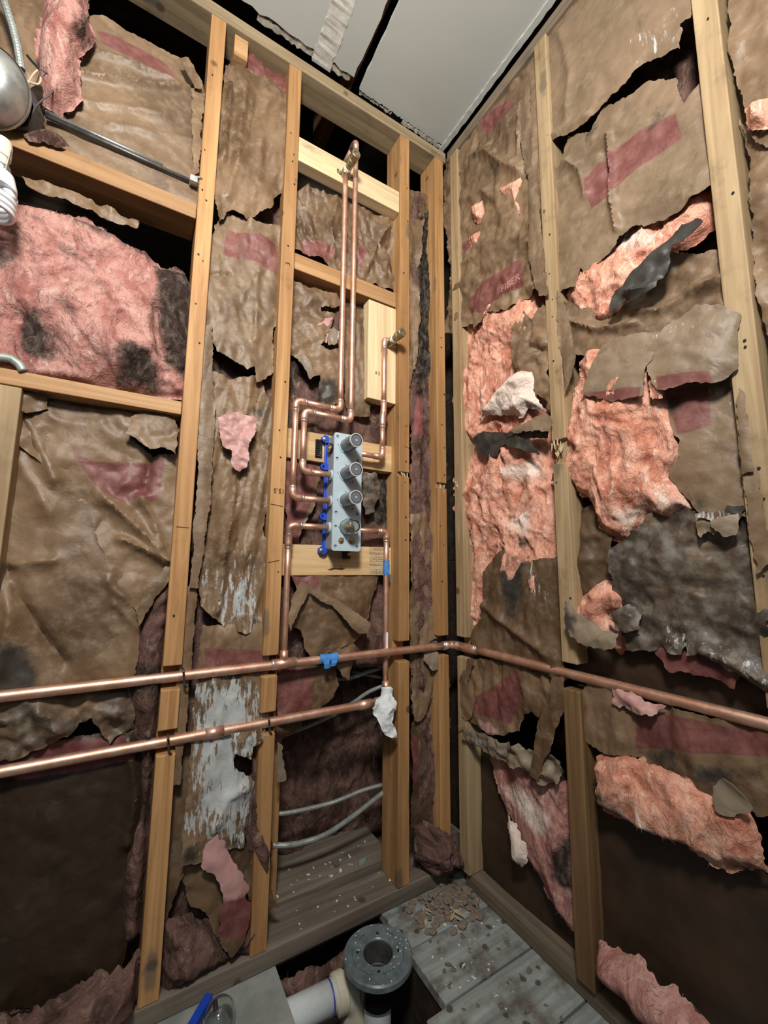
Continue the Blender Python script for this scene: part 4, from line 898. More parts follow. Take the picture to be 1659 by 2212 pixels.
pap('wrinkled kraft sheet below the black-backed strip', 'R',
    T(7, (1395, 300), (1450, 320), (1470, 420), (1500, 640), (1300, 640), (1100, 760), (860, 800), (740, 790), (690, 790), (670, 650), (640, 545), (700, 570), (760, 575), (870, 640), (960, 575), (990, 520), (1120, 450), (1190, 310), (1290, 320)), .022, bulge=.016, crumple=.014, cscale=12, mold=-.02, tone=.15, folds=((T(7, (1000, 590), (1150, 580), (1300, 480), (1460, 420)), .010, .014), (T(7, (690, 640), (840, 680), (1000, 650)), .008, .014)))
pap('pale stiff kraft flap folded over the pink wool', 'R', T(7, (742, 988), (790, 860), (832, 752), (960, 715), (1102, 692), (1095, 740), (1080, 800), (1040, 885), (1038, 1000), (960, 1012), (900, 1022), (800, 992)), -.012, bulge=.018, crumple=.006, cscale=11, mold=-.3, tone=.55, red=(T(7, (740, 992), (900, 975), (1040, 960), (1040, 1030), (740, 1030)),))
pap('pale wide kraft flap beside the camera-side stud with a purple edge', 'R', T(7, (1100, 725), (1200, 640), (1300, 560), (1400, 560), (1490, 600), (1490, 870), (1440, 912), (1390, 932), (1300, 930), (1140, 968), (1100, 900), (1080, 820)), -.006, bulge=.018, crumple=.007, cscale=11, mold=-.25, tone=.5, red=(T(7, (1120, 915), (1300, 890), (1390, 890), (1395, 950), (1130, 985)),), white=(T(7, (1108, 725), (1240, 622), (1250, 635), (1120, 735)),))
pap('torn kraft facing with square red print beside the camera-side stud', 'R',
    T(19, (195, 225), (450, 190), (700, 130), (800, 80), (1000, 60), (1075, 200), (1110, 500), (1160, 1200), (1190, 1720), (1100, 1640), (970, 1580), (970, 1680), (680, 1725), (640, 1640), (430, 1430), (290, 1240), (440, 1050), (450, 820), (385, 770), (285, 530), (210, 330)), .020,
    bulge=.012, crumple=.005, cscale=10, mold=.05, tone=.3, red=(T(19, (190, 215), (500, 200), (715, 165), (775, 650), (560, 740), (385, 775), (285, 530)),), white=(T(19, (800, 200), (960, 200), (1030, 330), (1050, 560), (960, 520)),), dark=(T(19, (210, 260), (330, 300), (500, 450), (400, 470), (260, 520)), T(19, (420, 1400), (560, 1530), (700, 1540), (660, 1660))))
pap('large mould-black kraft sheet curling above the right pipe', 'R',
    T(8, (1090, 490), (1250, 470), (1330, 490), (1310, 560), (1345, 590), (1440, 560), (1520, 580), (1545, 480), (1600, 600), (1670, 1080), (1720, 1340), (1640, 1325), (1500, 1250), (1390, 1175), (1285, 1172), (1262, 1080), (1240, 1165), (1140, 1130), (1050, 1145), (985, 1150), (950, 1060), (975, 960), (910, 870), (885, 720), (910, 660), (1000, 580)), .018,
    bulge=.022, crumple=.014, cscale=13, mold=.86, tone=.0, jag=.008, curl=.014, white=(T(8, (1150, 1050), (1270, 1070), (1265, 1170), (1200, 1130)), T(8, (1390, 1150), (1500, 1190), (1700, 1300), (1660, 1340), (1500, 1260))), folds=((T(8, (1380, 1160), (1520, 1230), (1680, 1320)), .012, .022), (T(8, (1150, 880), (1250, 860), (1340, 900)), .010, .010)))
pap('ragged tan paper lip left of the white torn edge', 'R', T(19, (585, 1740), (690, 1750), (780, 1765), (800, 1850), (760, 1925), (690, 1880), (640, 1960), (600, 1850)), -.004, bulge=.008, crumple=.006, mold=-.1, tone=.7, step=.0045)
pap('ragged grey paper lip below the white torn edge', 'R', T(19, (805, 1830), (900, 1790), (1045, 1740), (1020, 1940), (930, 1950), (860, 1890)), -.004, bulge=.010, crumple=.006, mold=-.1, tone=.9, step=.0045)
pap('thin white torn paper edge near the camera-side stud', 'R', T(19, (650, 1750), (690, 1725), (940, 1730), (880, 1790), (810, 1815), (790, 1760)), -.002, bulge=.004, crumple=.003, mold=-.5, white=(T(19, (500, 1600), (1100, 1600), (1100, 1900), (500, 1900)),), step=.004)
pap('black torn notch paper beside the camera-side stud', 'R', T(19, (965, 1700), (975, 1640), (1130, 1640), (1070, 1690), (1080, 1740), (1020, 1730)), .004, bulge=.003, crumple=.004, mold=1, dark=(T(19, (800, 1500), (1300, 1500), (1300, 1900), (800, 1900)),), step=.004)
pap('dark brown crumpled paper right of the splintered stud', 'R', T(8, (680, 540), (740, 470), (830, 430), (880, 600), (890, 720), (900, 860), (820, 840), (740, 880), (700, 800)), .040, bulge=.015, crumple=.012, mold=.2, tone=-.6)
pap('pale curled paper scroll at the foot of the splintered stud', 'R', T(8, (652, 925), (690, 970), (745, 1010), (840, 1080), (905, 1088), (900, 1130), (850, 1148), (770, 1125), (700, 1085), (668, 1020)), -.016, bulge=.022, crumple=.006, cscale=18, mold=-.05, tone=.9, step=.005, dark=(T(8, (640, 920), (700, 1000), (720, 1090), (650, 1060)),))
pap('small black curled scrap on the salmon wool', 'R', T(8, (885, 985), (960, 950), (1020, 970), (1015, 1040), (960, 1058), (920, 1040)), -.006, bulge=.014, crumple=.012, cscale=25, mold=.8, tone=.2, step=.005)
pap('pinkish glossy flap under the curling mouldy sheet', 'R', T(8, (1060, 1140), (1150, 1105), (1260, 1145), (1400, 1195), (1510, 1285), (1492, 1335), (1340, 1272), (1190, 1255)), .020, bulge=.014, crumple=.006, mold=-.1, tone=-.1, red=(T(8, (1000, 1050), (1600, 1100), (1600, 1400), (1000, 1400)),))
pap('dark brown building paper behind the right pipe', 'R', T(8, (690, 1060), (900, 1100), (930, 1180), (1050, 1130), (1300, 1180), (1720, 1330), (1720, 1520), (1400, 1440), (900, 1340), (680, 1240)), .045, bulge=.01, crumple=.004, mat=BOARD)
pap('grey and purple-red kraft sheet hanging below the right pipe', 'R',
    T(12, (690, 290), (740, 190), (860, 215), (900, 285), (1000, 295), (1080, 310), (1200, 325), (1720, 430), (1720, 800), (1600, 845), (1500, 720), (1425, 690), (1412, 805), (1350, 770), (1270, 670), (1190, 655), (1150, 622), (1050, 605), (1000, 545), (930, 535), (870, 522), (790, 505), (740, 480), (690, 420)), .014,
    bulge=.014, crumple=.009, cscale=11, stretch=(1.8, .6, 0), mold=.30, tone=.1, curl=.012,
    red=(T(12, (985, 320), (1200, 340), (1720, 450), (1720, 560), (1400, 540), (1190, 520), (985, 520)),), dark=(T(12, (1020, 540), (1180, 520), (1190, 600), (1060, 600)), T(12, (1250, 590), (1600, 640), (1500, 710), (1300, 680))))
pap('shredded pink paper bits peeking over the top of the purple-red sheet', 'R', T(12, (865, 225), (930, 240), (1000, 260), (1080, 300), (1130, 300), (1080, 325), (990, 310), (930, 280), (870, 275)), .002, bulge=.012, crumple=.010, cscale=25, mold=-.2, pink=(T(12, (800, 150), (1200, 150), (1200, 400), (800, 400)),), step=.005, jag=.01)
pap('blue-grey paper scrap over the salmon band at lower right', 'R', T(12, (1400, 720), (1440, 685), (1520, 760), (1560, 810), (1480, 840), (1410, 820)), -.012, bulge=.01, crumple=.006, mold=.05, tone=1.0)
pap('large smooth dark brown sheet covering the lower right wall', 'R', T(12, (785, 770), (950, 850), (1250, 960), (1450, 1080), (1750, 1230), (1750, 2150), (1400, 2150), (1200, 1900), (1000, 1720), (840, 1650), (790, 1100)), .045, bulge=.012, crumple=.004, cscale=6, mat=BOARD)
# flanges on the right wall studs
for lab, pl, d_ in (('thin kraft flange left of the splintered stud near the ceiling', T(3, (320, 560), (352, 470), (368, 700), (380, 950), (360, 945), (335, 800)), -.002),
                    ('yellowish kraft flange along the left of the splintered stud', T(3, (358, 945), (392, 950), (420, 1250), (440, 1480), (470, 1600), (430, 1600), (372, 1400)), -.006),
                    ('long folded flange strip left of the camera-side stud', T(19, (1085, 200), (1110, 330), (1160, 700), (1230, 1190), (1160, 1210), (1135, 900), (1110, 500)), -.004),
                    ('lower folded flange strip left of the camera-side stud', T(19, (1165, 1230), (1260, 1180), (1330, 1700), (1420, 2260), (1330, 2400), (1240, 1800), (1190, 1400)), -.004),
                    ('crumpled flange wedge right of the splintered stud', T(7, (608, 480), (640, 560), (680, 760), (692, 830), (655, 985), (640, 800), (622, 640)), -.002)):
    pap(lab, 'R', pl, d_, bulge=.008, crumple=.004, stretch=(2, .5, 0), mold=-.05, tone=.25, curl=.003, jag=.003, step=.005)
pap('brown kraft sheet right of the camera-side stud, upper part', 'R', T(0, (1570, -60), (1720, -60), (1720, 330), (1640, 300), (1600, 180)), .02, bulge=.012, crumple=.009, tone=.15, mold=.0)
pap('crumpled kraft sheet right of the camera-side stud, lower part', 'R', T(0, (1600, 260), (1720, 320), (1760, 900), (1700, 950), (1640, 560)), .028, bulge=.012, crumple=.014, tone=.1, mold=.1)

# ------------------------------------------------------------------ copper plumbing
def run(name, label, pts, r, group='copper pipes', ends=(), fittings=None, closed_ends=True):
    """copper run: straight lengths, soldered elbow fittings with solder rings at every bend"""
    P = [Vector(p) for p in pts]; o = thing(name, label, 'copper pipe', tuple(P[0]), group); R = r * 1.22
    n = len(P)
    for i in range(n - 1):
        d = (P[i + 1] - P[i]).normalized(); L = (P[i + 1] - P[i]).length
        a = P[i] + d * (min(R * 2.2, L * .45) if i > 0 else 0); b = P[i + 1] - d * (min(R * 2.2, L * .45) if i < n - 2 else 0)
        k = max(1, int((b - a).length / .05))
        tube('pipe_length', [a + (b - a) * j / k for j in range(k + 1)], r, COPPER, o)
    for i in range(1, n - 1):
        u = (P[i - 1] - P[i]).normalized(); w = (P[i + 1] - P[i]).normalized()
        lu = min(R * 2.9, (P[i - 1] - P[i]).length * .48); lw = min(R * 2.9, (P[i + 1] - P[i]).length * .48)
        cu, cw = lu * .55, lw * .55; path = [P[i] + u * lu, P[i] + u * cu]
        for j in range(1, 7):
            t = j / 7; path.append((1 - t)**2 * (P[i] + u * cu) + 2 * t * (1 - t) * P[i] + t * t * (P[i] + w * cw))
        path += [P[i] + w * cw, P[i] + w * lw]
        e = tube('elbow', path, R, COPPER, o, 16)
        for q, dv in ((P[i] + u * lu, u), (P[i] + w * lw, w)):
            lathe('solder_ring', [(r * .9, .0026), (r * 1.1, .0024), (R * 1.03, .0002), (R * 1.03, -.0022), (R * .96, -.003)], q, dv, SOLDER, e, 14)
    return o
RS, RL = .0080, .0111
def zc(*ps, dep=0.0): return sum(WL(x, y, dep).z for x, y in ps) / len(ps)
def xc(*ps, dep=0.0): return sum(WL(x, y, dep).x for x, y in ps) / len(ps)
YR = -.006
# outer riser: valve port 3 -> top outlet
xo = xc((634, 1075), (636, 900), dep=YR); xb = xc((735, 800), (741, 600), (747, 400), dep=YR)
zl = zc((670, 1078), dep=YR); zu = zc((650, 868), (710, 880), dep=YR); zt = WL(747, 374, YR).z
V_X0, V_X1, V_Z0, V_Z1 = -.4255, -.339, .947, 1.275
run('copper_riser', 'copper riser leaving the third valve port, carrying the top brass outlet', [(V_X0 - .002, YR, zl), (xo, YR, zl), (xo, YR, zu), (xb, YR, zu), (xb, YR, zt)], RS)
# inner riser: valve port 2 -> over the block and into the wall
xi = xc((654, 1000), (656, 930), dep=YR); xa = xc((757, 850), (763, 600), (769, 400), dep=YR)
zl2 = zc((670, 1020), dep=YR); zu2 = zc((680, 893), (740, 905), dep=YR); zt2 = WL(769, 306, YR).z
run('copper_riser', 'copper riser leaving the second valve port and bending back over the pale block', [(V_X0 - .002, YR, zl2), (xi, YR, zl2), (xi, YR, zu2), (xa, YR, zu2), (xa, YR, zt2), (xa, .16, zt2)], RS)
# right outlet
YO = .008; xr = xc((826, 960), (826, 920), dep=YO); xr2 = xc((829, 860), (827, 760), dep=YO); zr = zc((800, 985), (818, 985), dep=YO)
ze = WL(827, 735, YO).z; zj = WL(829, 896, YO).z
run('copper_riser', 'short copper riser from the top right valve port to the outlet on the upright block', [(V_X1 + .002, YO, zr), (xr, YO, zr), (xr, YO, zj - .012), (xr2, YO - .004, zj + .012), (xr2, YO - .004, ze), (xr2 + .02, YO - .004, ze)], RS)
# supply legs
YS = .031; xs_ = xc((832, 1200), (835, 1400), dep=YS); zs = zc((800, 1147), (822, 1148), dep=YS)
ZP1, ZP2 = .663, .529; YP = .012
run('copper_supply', 'right copper supply leg with blue tape dropping behind the upper pipe', [(V_X1 + .002, YS, zs), (xs_, YS, zs), (xs_, YS, ZP2 + .045)], RS)
xl = xc((620, 1200), (616, 1400), dep=YP); zll = zc((660, 1136), (680, 1138), dep=0)
run('copper_supply', 'left copper supply leg dropping from the bottom valve port to the upper pipe', [(V_X0 - .002, 0, zll), (xl, 0, zll), (xl, YP, zll - .03), (xl, YP, ZP1 + .012)], RS)
p1 = run('copper_main', 'upper horizontal copper pipe through the stud notches, turning at the corner', [(-1.7, YP, ZP1), (.013, YP, ZP1 - .002), (.013, -.06, ZP1), (.013, -1.6, ZP1)], RL)
p2 = run('copper_main', 'lower horizontal copper pipe ending in a rag-wrapped elbow', [(-1.7, YP, ZP2), (xs_ - .004, YP, ZP2), (xs_ - .002, .026, ZP2 + .05)], RL)
# tee on the upper pipe
tube('tee_fitting', [(xl - .03, YP, ZP1), (xl + .03, YP, ZP1)], RL * 1.2, COPPER, p1, 18)
tube('tee_branch', [(xl, YP, ZP1), (xl, YP, ZP1 + .032)], RS * 1.3, COPPER, p1, 16)
for dx in (-.03, .03): lathe('solder_ring', [(RL * .9, .003), (RL * 1.2, .001), (RL * 1.24, -.001), (RL * 1.1, -.003)], (xl + dx, YP, ZP1), (1 if dx > 0 else -1, 0, 0), SOLDER, p1, 16)
for x in (-.69, -.30): tube('coupling', [(x - .02, YP, ZP2), (x + .02, YP, ZP2)], RL * 1.16, COPPER, p2, 18)
for x, par, z in ((-.786, p2, ZP2), (-.571, p2, ZP2), (-.765, p1, ZP1)):     # wire pipe hooks
    tube('wire_hook', [(x, -.014, z + .012), (x, -.003, z + .018), (x + .003, .002, z + .004), (x + .004, -.006, z - .016), (x + .01, .0, z - .024)], .0022, DARKSTEEL, par, 6)
# threaded brass outlets
def outlet(label, base, tip, ear=True):
    b, t = Vector(base), Vector(tip); ax = (t - b).normalized(); L = (t - b).length
    o = thing('brass_outlet', label, 'outlet', tuple(b), 'threaded shower outlets')
    lathe('body', [(0, -.012), (.0125, -.012), (.0130, .0), (.0125, .010), (.0105, .012), (.0105, L * .55), (.0098, L * .55)], b, ax, BRONZE, o)
    lathe('tape_band', [(.0100, .012), (.0112, .0125), (.0114, .020), (.0100, .0205)], b, ax, LAMPW, o)
    lathe('coupling', [(.0098, L * .50), (.0128, L * .52), (.0132, L * .70), (.0120, L * .71), (.0120, L * .74), (.0135, L * .75), (.0138, L * .98), (.0125, L), (.0060, L), (.0055, L * .96), (0, L * .96)], b, ax, BRONZE, o)
    if ear:
        for s_ in (-1, 1):
            bm = bm_box((b.x + s_ * .010 - .007, b.y + .004, b.z - .006), (b.x + s_ * .010 + .012 * s_ + .007, b.y + .0085, b.z + .006), .003); from_bm('mounting_ear', bm, BRONZE, o)
            lathe('screw', [(0, .0025), (.003, .002), (.0034, 0), (0, 0)], (b.x + s_ * .024, b.y + .0035, b.z), (0, -1, 0), DARKSTEEL, o, 10)
    return o
bt = Vector((xb, YR, zt)); tt = WL(770, 324, -.075)
outlet('brass threaded outlet sticking out in front of the ceiling block', bt, (bt.x + .002, -.078, bt.z + .002))
b2 = Vector((xr2 + .024, YO - .006, ze)); outlet('brass threaded outlet on the upright pale block beside the stud', b2, (b2.x + .002, -.062, b2.z + .002))
# blue tape, rag, label
def wrap(label, p, d, r, L, mat, tails, name='painters_tape', cat='tape'):
    p = Vector(p); d = Vector(d).normalized(); o = thing(name, label, cat, tuple(p), 'blue tape wraps')
    rn_ = random.Random(int(L * 9999)); V, F = [], []; seg = 18; rows = 6
    u = d.orthogonal().normalized(); w = d.cross(u)
    for i in range(rows + 1):
        for k in range(seg):
            a = 2 * math.pi * k / seg; q = L * (i / rows - .5) + (rn_.uniform(-.004, .004) if i in (0, rows) else 0)
            rr = r + rn_.uniform(.0002, .0016); V.append(p + d * q + u * (rr * math.cos(a)) + w * (rr * math.sin(a)))
    for i in range(rows):
        for k in range(seg): F.append((i * seg + k, i * seg + (k + 1) % seg, (i + 1) * seg + (k + 1) % seg, (i + 1) * seg + k))
    m_ = child('wrap', V, F, mat, o, True)
    for off in tails:
        a = p + d * off[0]; q = [a + Vector((0, -r - .001, .002)), a + Vector((off[1], -r - .004, -.010)), a + Vector((off[1] * 2, -r - .002, -.012 - off[2]))]
        wv = d * .008; V = []
        for s_ in q: V += [s_ - wv, s_ + wv]
        t_ = child('loose_end', V, [(0, 1, 3, 2), (2, 3, 5, 4)], mat, o); t_.modifiers.new('t', 'SOLIDIFY').thickness = .0006
    return o
wrap('blue tape wrapped around the upper horizontal copper pipe', (WL(712, 1427, YP - .01).x, YP, ZP1), (1, 0, 0), RL + .0006, .052, TAPE, ((-.012, .002, .010), (.014, -.004, .006)))
wrap('blue tape wrapped around the right supply leg beside the stamped block', (xs_, YS, WL(833, 1226, YS).z), (0, 0, 1), RS + .0006, .042, TAPE, ((-.010, .004, .010),))
lb = flat_rect('paper_label', xs_ - .0035, xs_ + .0035, WL(836, 1400, YS).z, WL(836, 1365, YS).z, YS - RS - .0002, LAMPW, None)
lb.parent = None; tag(lb, 'small white sticker on the right supply leg', 'sticker')
rg = sheet('rag', 'crumpled white rag tied around the lower pipe elbow', 'L', T(11, (862, 880), (900, 850), (960, 828), (978, 880), (960, 950), (935, 1000), (955, 1040), (972, 1090), (930, 1080), (895, 1045), (872, 970), (850, 915)), -.008, bulge=.03, crumple=.010, cscale=26, mat=RAG, step=.004, thick=.002, jag=.003, cat='rag', curl=.004)
lathe('cloth_wrap', [(.010, -.022), (.0165, -.018), (.018, -.004), (.0165, .010), (.0178, .018), (.011, .024)], (xs_ - .003 - rg.location.x + rg.location.x, .018, ZP2 + .012), (.2, .15, 1), RAG, rg, 18)

# ------------------------------------------------------------------ the shower valve
VX, VY = (V_X0 + V_X1) / 2, -.020
va = thing('shower_valve', 'blue-grey four-port shower valve block with capped cartridges', 'shower valve', (VX, .04, V_Z0))
box('valve_body', (V_X0 + .003, VY + .0035, V_Z0 + .003), (V_X1 - .003, .0405, V_Z1 - .003), VALVESIDE, va, .005)
def rrect(x0, x1, z0, z1, r, n=5):
    out = []
    for cx_, cz_, a0 in ((x1 - r, z0 + r, -90), (x1 - r, z1 - r, 0), (x0 + r, z1 - r, 90), (x0 + r, z0 + r, 180)):
        for i in range(n + 1):
            a = math.radians(a0 + 90 * i / n); out.append((cx_ + r * math.cos(a), cz_ + r * math.sin(a)))
    return out
def vpx(zx, zy): q = UV('L', 660 + .14914 * zx, 900 + .14914 * zy, VY); return q
holes = [(*vpx(467, 288), .0046), (*vpx(460, 606), .0046), (*vpx(758, 640), .0046), (*vpx(443, 1388), .0046), (*vpx(748, 1411), .0046), (*vpx(438, 1588), .0042), (*vpx(433, 1878), .0046), (*vpx(745, 1886), .0046), (*vpx(682, 942), .0030), (*vpx(678, 1333), .0030),
         (*vpx(520, 1800), .0092), (*vpx(668, 1805), .0092)]
caps = [vpx(588, 425), vpx(585, 828), vpx(580, 1215), vpx(600, 1605)]
outer = rrect(V_X0, V_X1, V_Z0, V_Z1, .007)
pts = [Vector(p) for p in outer]; eds = [(i, (i + 1) % len(outer)) for i in range(len(outer))]
for hx, hz, hr in holes:
    b0 = len(pts)
    for i in range(14): a = 2 * math.pi * i / 14; pts.append(Vector((hx + hr * math.cos(a), hz + hr * math.sin(a))))
    eds += [(b0 + i, b0 + (i + 1) % 14) for i in range(14)]
r_ = geometry.delaunay_2d_cdt(pts, eds, [list(range(len(outer)))], 1, 1e-7)
fs = []
for f in r_[2]:
    c_ = sum((Vector(r_[0][i]) for i in f), Vector((0, 0))) / len(f)
    if not any((c_ - Vector((hx, hz))).length < hr for hx, hz, hr in holes): fs.append(tuple(f))
fp = child('front_plate', [(v[0], VY, v[1]) for v in r_[0]], fs, VALVE, va)
sm = fp.modifiers.new('thickness', 'SOLIDIFY'); sm.thickness = .0045; sm.offset = -1
for hx, hz, hr in holes[:10]:
    lathe('screw_hole', [(hr * 1.15, .0), (hr * 1.15, .003), (0, .003)], (hx, VY + .0034, hz), (0, 1, 0), HOLE, fp, 12, False)  # black disc set at the bottom so the hole looks shaded
for hx, hz, hr in holes[10:]:
    lathe('brass_stop', [(0, -.0035), (.004, -.0035), (.0045, -.001), (.0075, -.0005), (.0078, .003), (0, .004)], (hx, VY + .002, hz), (0, 1, 0), BRASS, fp, 16)
    lathe('screw_hole', [(hr * 1.05, .0), (hr * 1.05, .003), (0, .003)], (hx, VY + .0034, hz), (0, 1, 0), HOLE, fp, 16, False)  # same black backing, shade put into the colour around the stop
    box('screw_slot', (hx - .0045, VY - .0026, hz - .0006), (hx + .0045, VY - .001, hz + .0006), HOLE, fp, 0)
for i, (cx_, cz_) in enumerate(caps):
    L = .064 if i < 3 else .046
    lathe('cap_flange', [(.0, .0), (.0228, .0), (.0228, .0028), (.0205, .0032), (.0, .0032)], (cx_, VY - .0003, cz_), (0, -1, 0), VALVE if i < 3 else CLEAR, va, 30)
    if i < 3:
        cp = lathe('cartridge_cap', [(.0195, .002), (.0192, .028), (.0186, .040), (.0180, L - .003), (.0172, L), (.0, L)], (cx_, VY, cz_), (0, -1, 0), SMOKE, va, 34)
        lathe('cap_rim', [(.0182, L - .006), (.0190, L - .0055), (.0192, L + .0006), (.0165, L + .0010), (.0163, L - .001)], (cx_, VY, cz_), (0, -1, 0), RIMC, cp, 34)
        lathe('cap_end', [(.0166, L + .0002), (.006, L - .0006), (.0, L - .0006)], (cx_, VY, cz_), (0, -1, 0), SMOKE_END, cp, 30)
        box('centre_highlight', (cx_ - .0024, VY - L - .0010, cz_ - .0024), (cx_ + .0024, VY - L + .0002, cz_ + .0024), RIMC, cp, .0004)  # small pale square modelled in place of a highlight on the cap end
    else:
        cp = lathe('clear_cap', [(.0215, .002), (.0212, .028), (.0195, .040), (.014, L), (.0, L + .002), (.0, L), (.013, L - .002), (.018, .038), (.0198, .027), (.0200, .002)], (cx_, VY, cz_), (0, -1, 0), CLEAR, va, 34)
        lathe('brass_stem', [(.0105, .0), (.0105, .009), (.0078, .0095), (.0078, .014), (.0055, .0145), (.0055, .033), (.003, .0335), (.003, .040), (0, .040)], (cx_, VY, cz_), (0, -1, 0), BRASS, cp, 18)
    for dx, dz in ((0, .0245), (-.0245, 0), (.012, -.0235)):
        box('alignment_slot', (cx_ + dx - (.003 if dz else .0005), VY - .0008, cz_ + dz - (.0005 if dz else .003)), (cx_ + dx + (.003 if dz else .0005), VY + .001, cz_ + dz + (.0005 if dz else .003)), HOLE, fp, 0)
# ports with hubs
for px_, pz_, s_, yy in ((V_X0, zl, -1, YR), (V_X0, zl2, -1, YR), (V_X0, zll, -1, 0), (V_X1, zr, 1, YO), (V_X1, zs, 1, YS)):
    lathe('port_hub', [(.0, -.004), (.0165, -.004), (.0165, .0015), (.0140, .0020), (.0138, .007), (.0115, .0075), (.0, .0075)], (px_ + .003 * s_ * -1, yy + .004, pz_), (s_, 0, 0), VALVE, va, 24)
# round brass plug on the upper left port and black comb
pq = WL(660 + .14914 * 288, 900 + .14914 * 450, .006)
lathe('port_plug', [(0, .006), (.004, .006), (.0042, .004), (.0115, .004), (.0125, -.002), (.0125, -.008)], (V_X0 - .001, .006, pq.z), (-1, 0, 0), BRASS, va, 22)
lathe('plug_ring', [(.0122, .003), (.0150, .003), (.0152, -.003), (.0122, -.003)], (V_X0, .006, pq.z), (-1, 0, 0), BLACK, va, 22)
cb = thing
yb = .036
comb = box('bracket_comb', (V_X0 - .032, yb, V_Z1 - .062), (V_X0 - .012, yb + .005, V_Z1 - .010), BLACK, va, .001)
for i in range(9): box('comb_tooth', (V_X0 - .034, yb - .003, V_Z1 - .060 + i * .0055), (V_X0 - .020, yb, V_Z1 - .0575 + i * .0055), BLACK, comb, 0)
box('mounting_strip', (V_X0 - .0045, .0330, V_Z0 + .012), (V_X0 + .004, .0405, V_Z1 - .02), BLUE, va, .001)
for zt_, up in ((V_Z1 - .010, .010), (vpx(240, 655)[1], 0), (vpx(220, 1410)[1], 0), (V_Z0 + .002, -.012)):
    bm = bmesh.new(); ang = 24; zz = zt_
    ring_o = [(V_X0 - .010 + .009 * math.cos(2 * math.pi * i / ang) * (1.0 if math.cos(2 * math.pi * i / ang) < 0 else 1.9), zz + (.0085 if math.cos(2 * math.pi * i / ang) < 0 else .0115) * math.sin(2 * math.pi * i / ang)) for i in range(ang)]
    ring_i = [(V_X0 - .011 + .0036 * math.cos(2 * math.pi * i / ang), zz + .0036 * math.sin(2 * math.pi * i / ang)) for i in range(ang)]
    V, F = [], []
    for y_ in (.0250, .0345):
        V += [(x, y_, z) for x, z in ring_o]; V += [(x, y_, z) for x, z in ring_i]
    for i in range(ang):
        j = (i + 1) % ang
        F += [(i, j, ang + j, ang + i), (2 * ang + j, 2 * ang + i, 3 * ang + i, 3 * ang + j), (j, i, 2 * ang + i, 2 * ang + j), (ang + i, ang + j, 3 * ang + j, 3 * ang + i)]
    tb = child('mounting_tab', V, F, BLUE, va)
    if up: lathe('tab_screw', [(0, .004), (.0035, .004), (.0062, .002), (.0070, -.001)], (V_X0 - .011, .026, zz), (0, -1, 0), STEEL, tb, 14)
bk = box('lower_bracket', (-.366, .030, V_Z0 - .020), (-.344, .0405, V_Z0 + .004), BLACK, va, .0015)
lathe('bracket_screw', [(0, .004), (.003, .004), (.0058, .002), (.0060, -.001)], (-.351, .030, V_Z0 - .006), (0, -1, 0), BRASS, bk, 12)

# ------------------------------------------------------------------ armoured cables
def cable(label, zpts, dep, r=.0062, name='armoured_cable'):
    P = [WL(x, y, d_) for (x, y), d_ in zip(zpts, dep)]
    # smooth curve through the points
    Q = []
    for i in range(len(P) - 1):
        p0 = P[max(i - 1, 0)]; p1_, p2_ = P[i], P[i + 1]; p3 = P[min(i + 2, len(P) - 1)]
        for j in range(40):
            t = j / 40; Q.append(.5 * ((2 * p1_) + (p2_ - p0) * t + (2 * p0 - 5 * p1_ + 4 * p2_ - p3) * t * t + (3 * p1_ - p0 - 3 * p2_ + p3) * t**3))
    Q.append(P[-1])
    rr = [r * (1.0 if i % 2 else .86) for i in range(len(Q))]
    V, F = tube_vf(Q, rr, 10); me = mesh_from(V, F, Q[0], False); o = link(name, me, CABLE); o.location = Q[0]
    return tag(o, label, 'cable', 'armoured cables in the valve bay')
cable('armoured cable rising to the right behind the tape-wrapped pipe', T(11, (430, 760), (570, 722), (690, 708), (800, 670), (960, 620)), (.16, .14, .12, .11, .10))
cable('thin cable end crossing under the uppermost cable', T(11, (700, 662), (780, 685), (860, 700), (960, 720)), (.15, .14, .13, .12), .0050)
cable('armoured cable passing behind the lower copper pipe', T(11, (200, 1110), (390, 1040), (560, 965), (700, 880), (820, 800), (960, 745)), (.13, .13, .13, .12, .11, .10))
cable('upper of the two looping armoured cables near the floor', T(11, (150, 1640), (300, 1622), (560, 1560), (760, 1480), (900, 1440), (985, 1425)), (.12, .13, .14, .13, .12, .1))
cable('lower looping armoured cable nearest the floor', T(11, (130, 1850), (240, 1852), (360, 1832), (520, 1775), (700, 1655), (860, 1530), (985, 1435)), (.10, .11, .11, .11, .10, .09, .08), .0072)

# ------------------------------------------------------------------ lamp box, hanger bar, bulb, conduit at top left
fc = Vector((-1.196, -.045, 1.838)); fax = Vector((-.25, -.9, -.36)).normalized()
lamp = thing('lamp_box', 'round galvanized lamp box with loose wires at the left edge', 'lamp box', tuple(fc + Vector((0, .05, -.07))))
lathe('canopy', [(0, .042), (.022, .041), (.045, .034), (.062, .018), (.071, -.004), (.073, -.012), (.070, -.012), (.060, .012), (.03, .034), (0, .038)], fc, fax, STEEL, lamp, 40)
lathe('rim_band', [(.0735, -.006), (.0745, -.010), (.0735, -.014), (.0715, -.010)], fc, fax, STEEL, lamp, 40)
fb = fc - fax * .03
lathe('back_box', [(0, -.028), (.052, -.026), (.054, -.02), (.054, .016), (.051, .016), (.050, -.02), (0, -.021)], fb + Vector((.022, .012, .0)), fax, DARKSTEEL, lamp, 8, False)
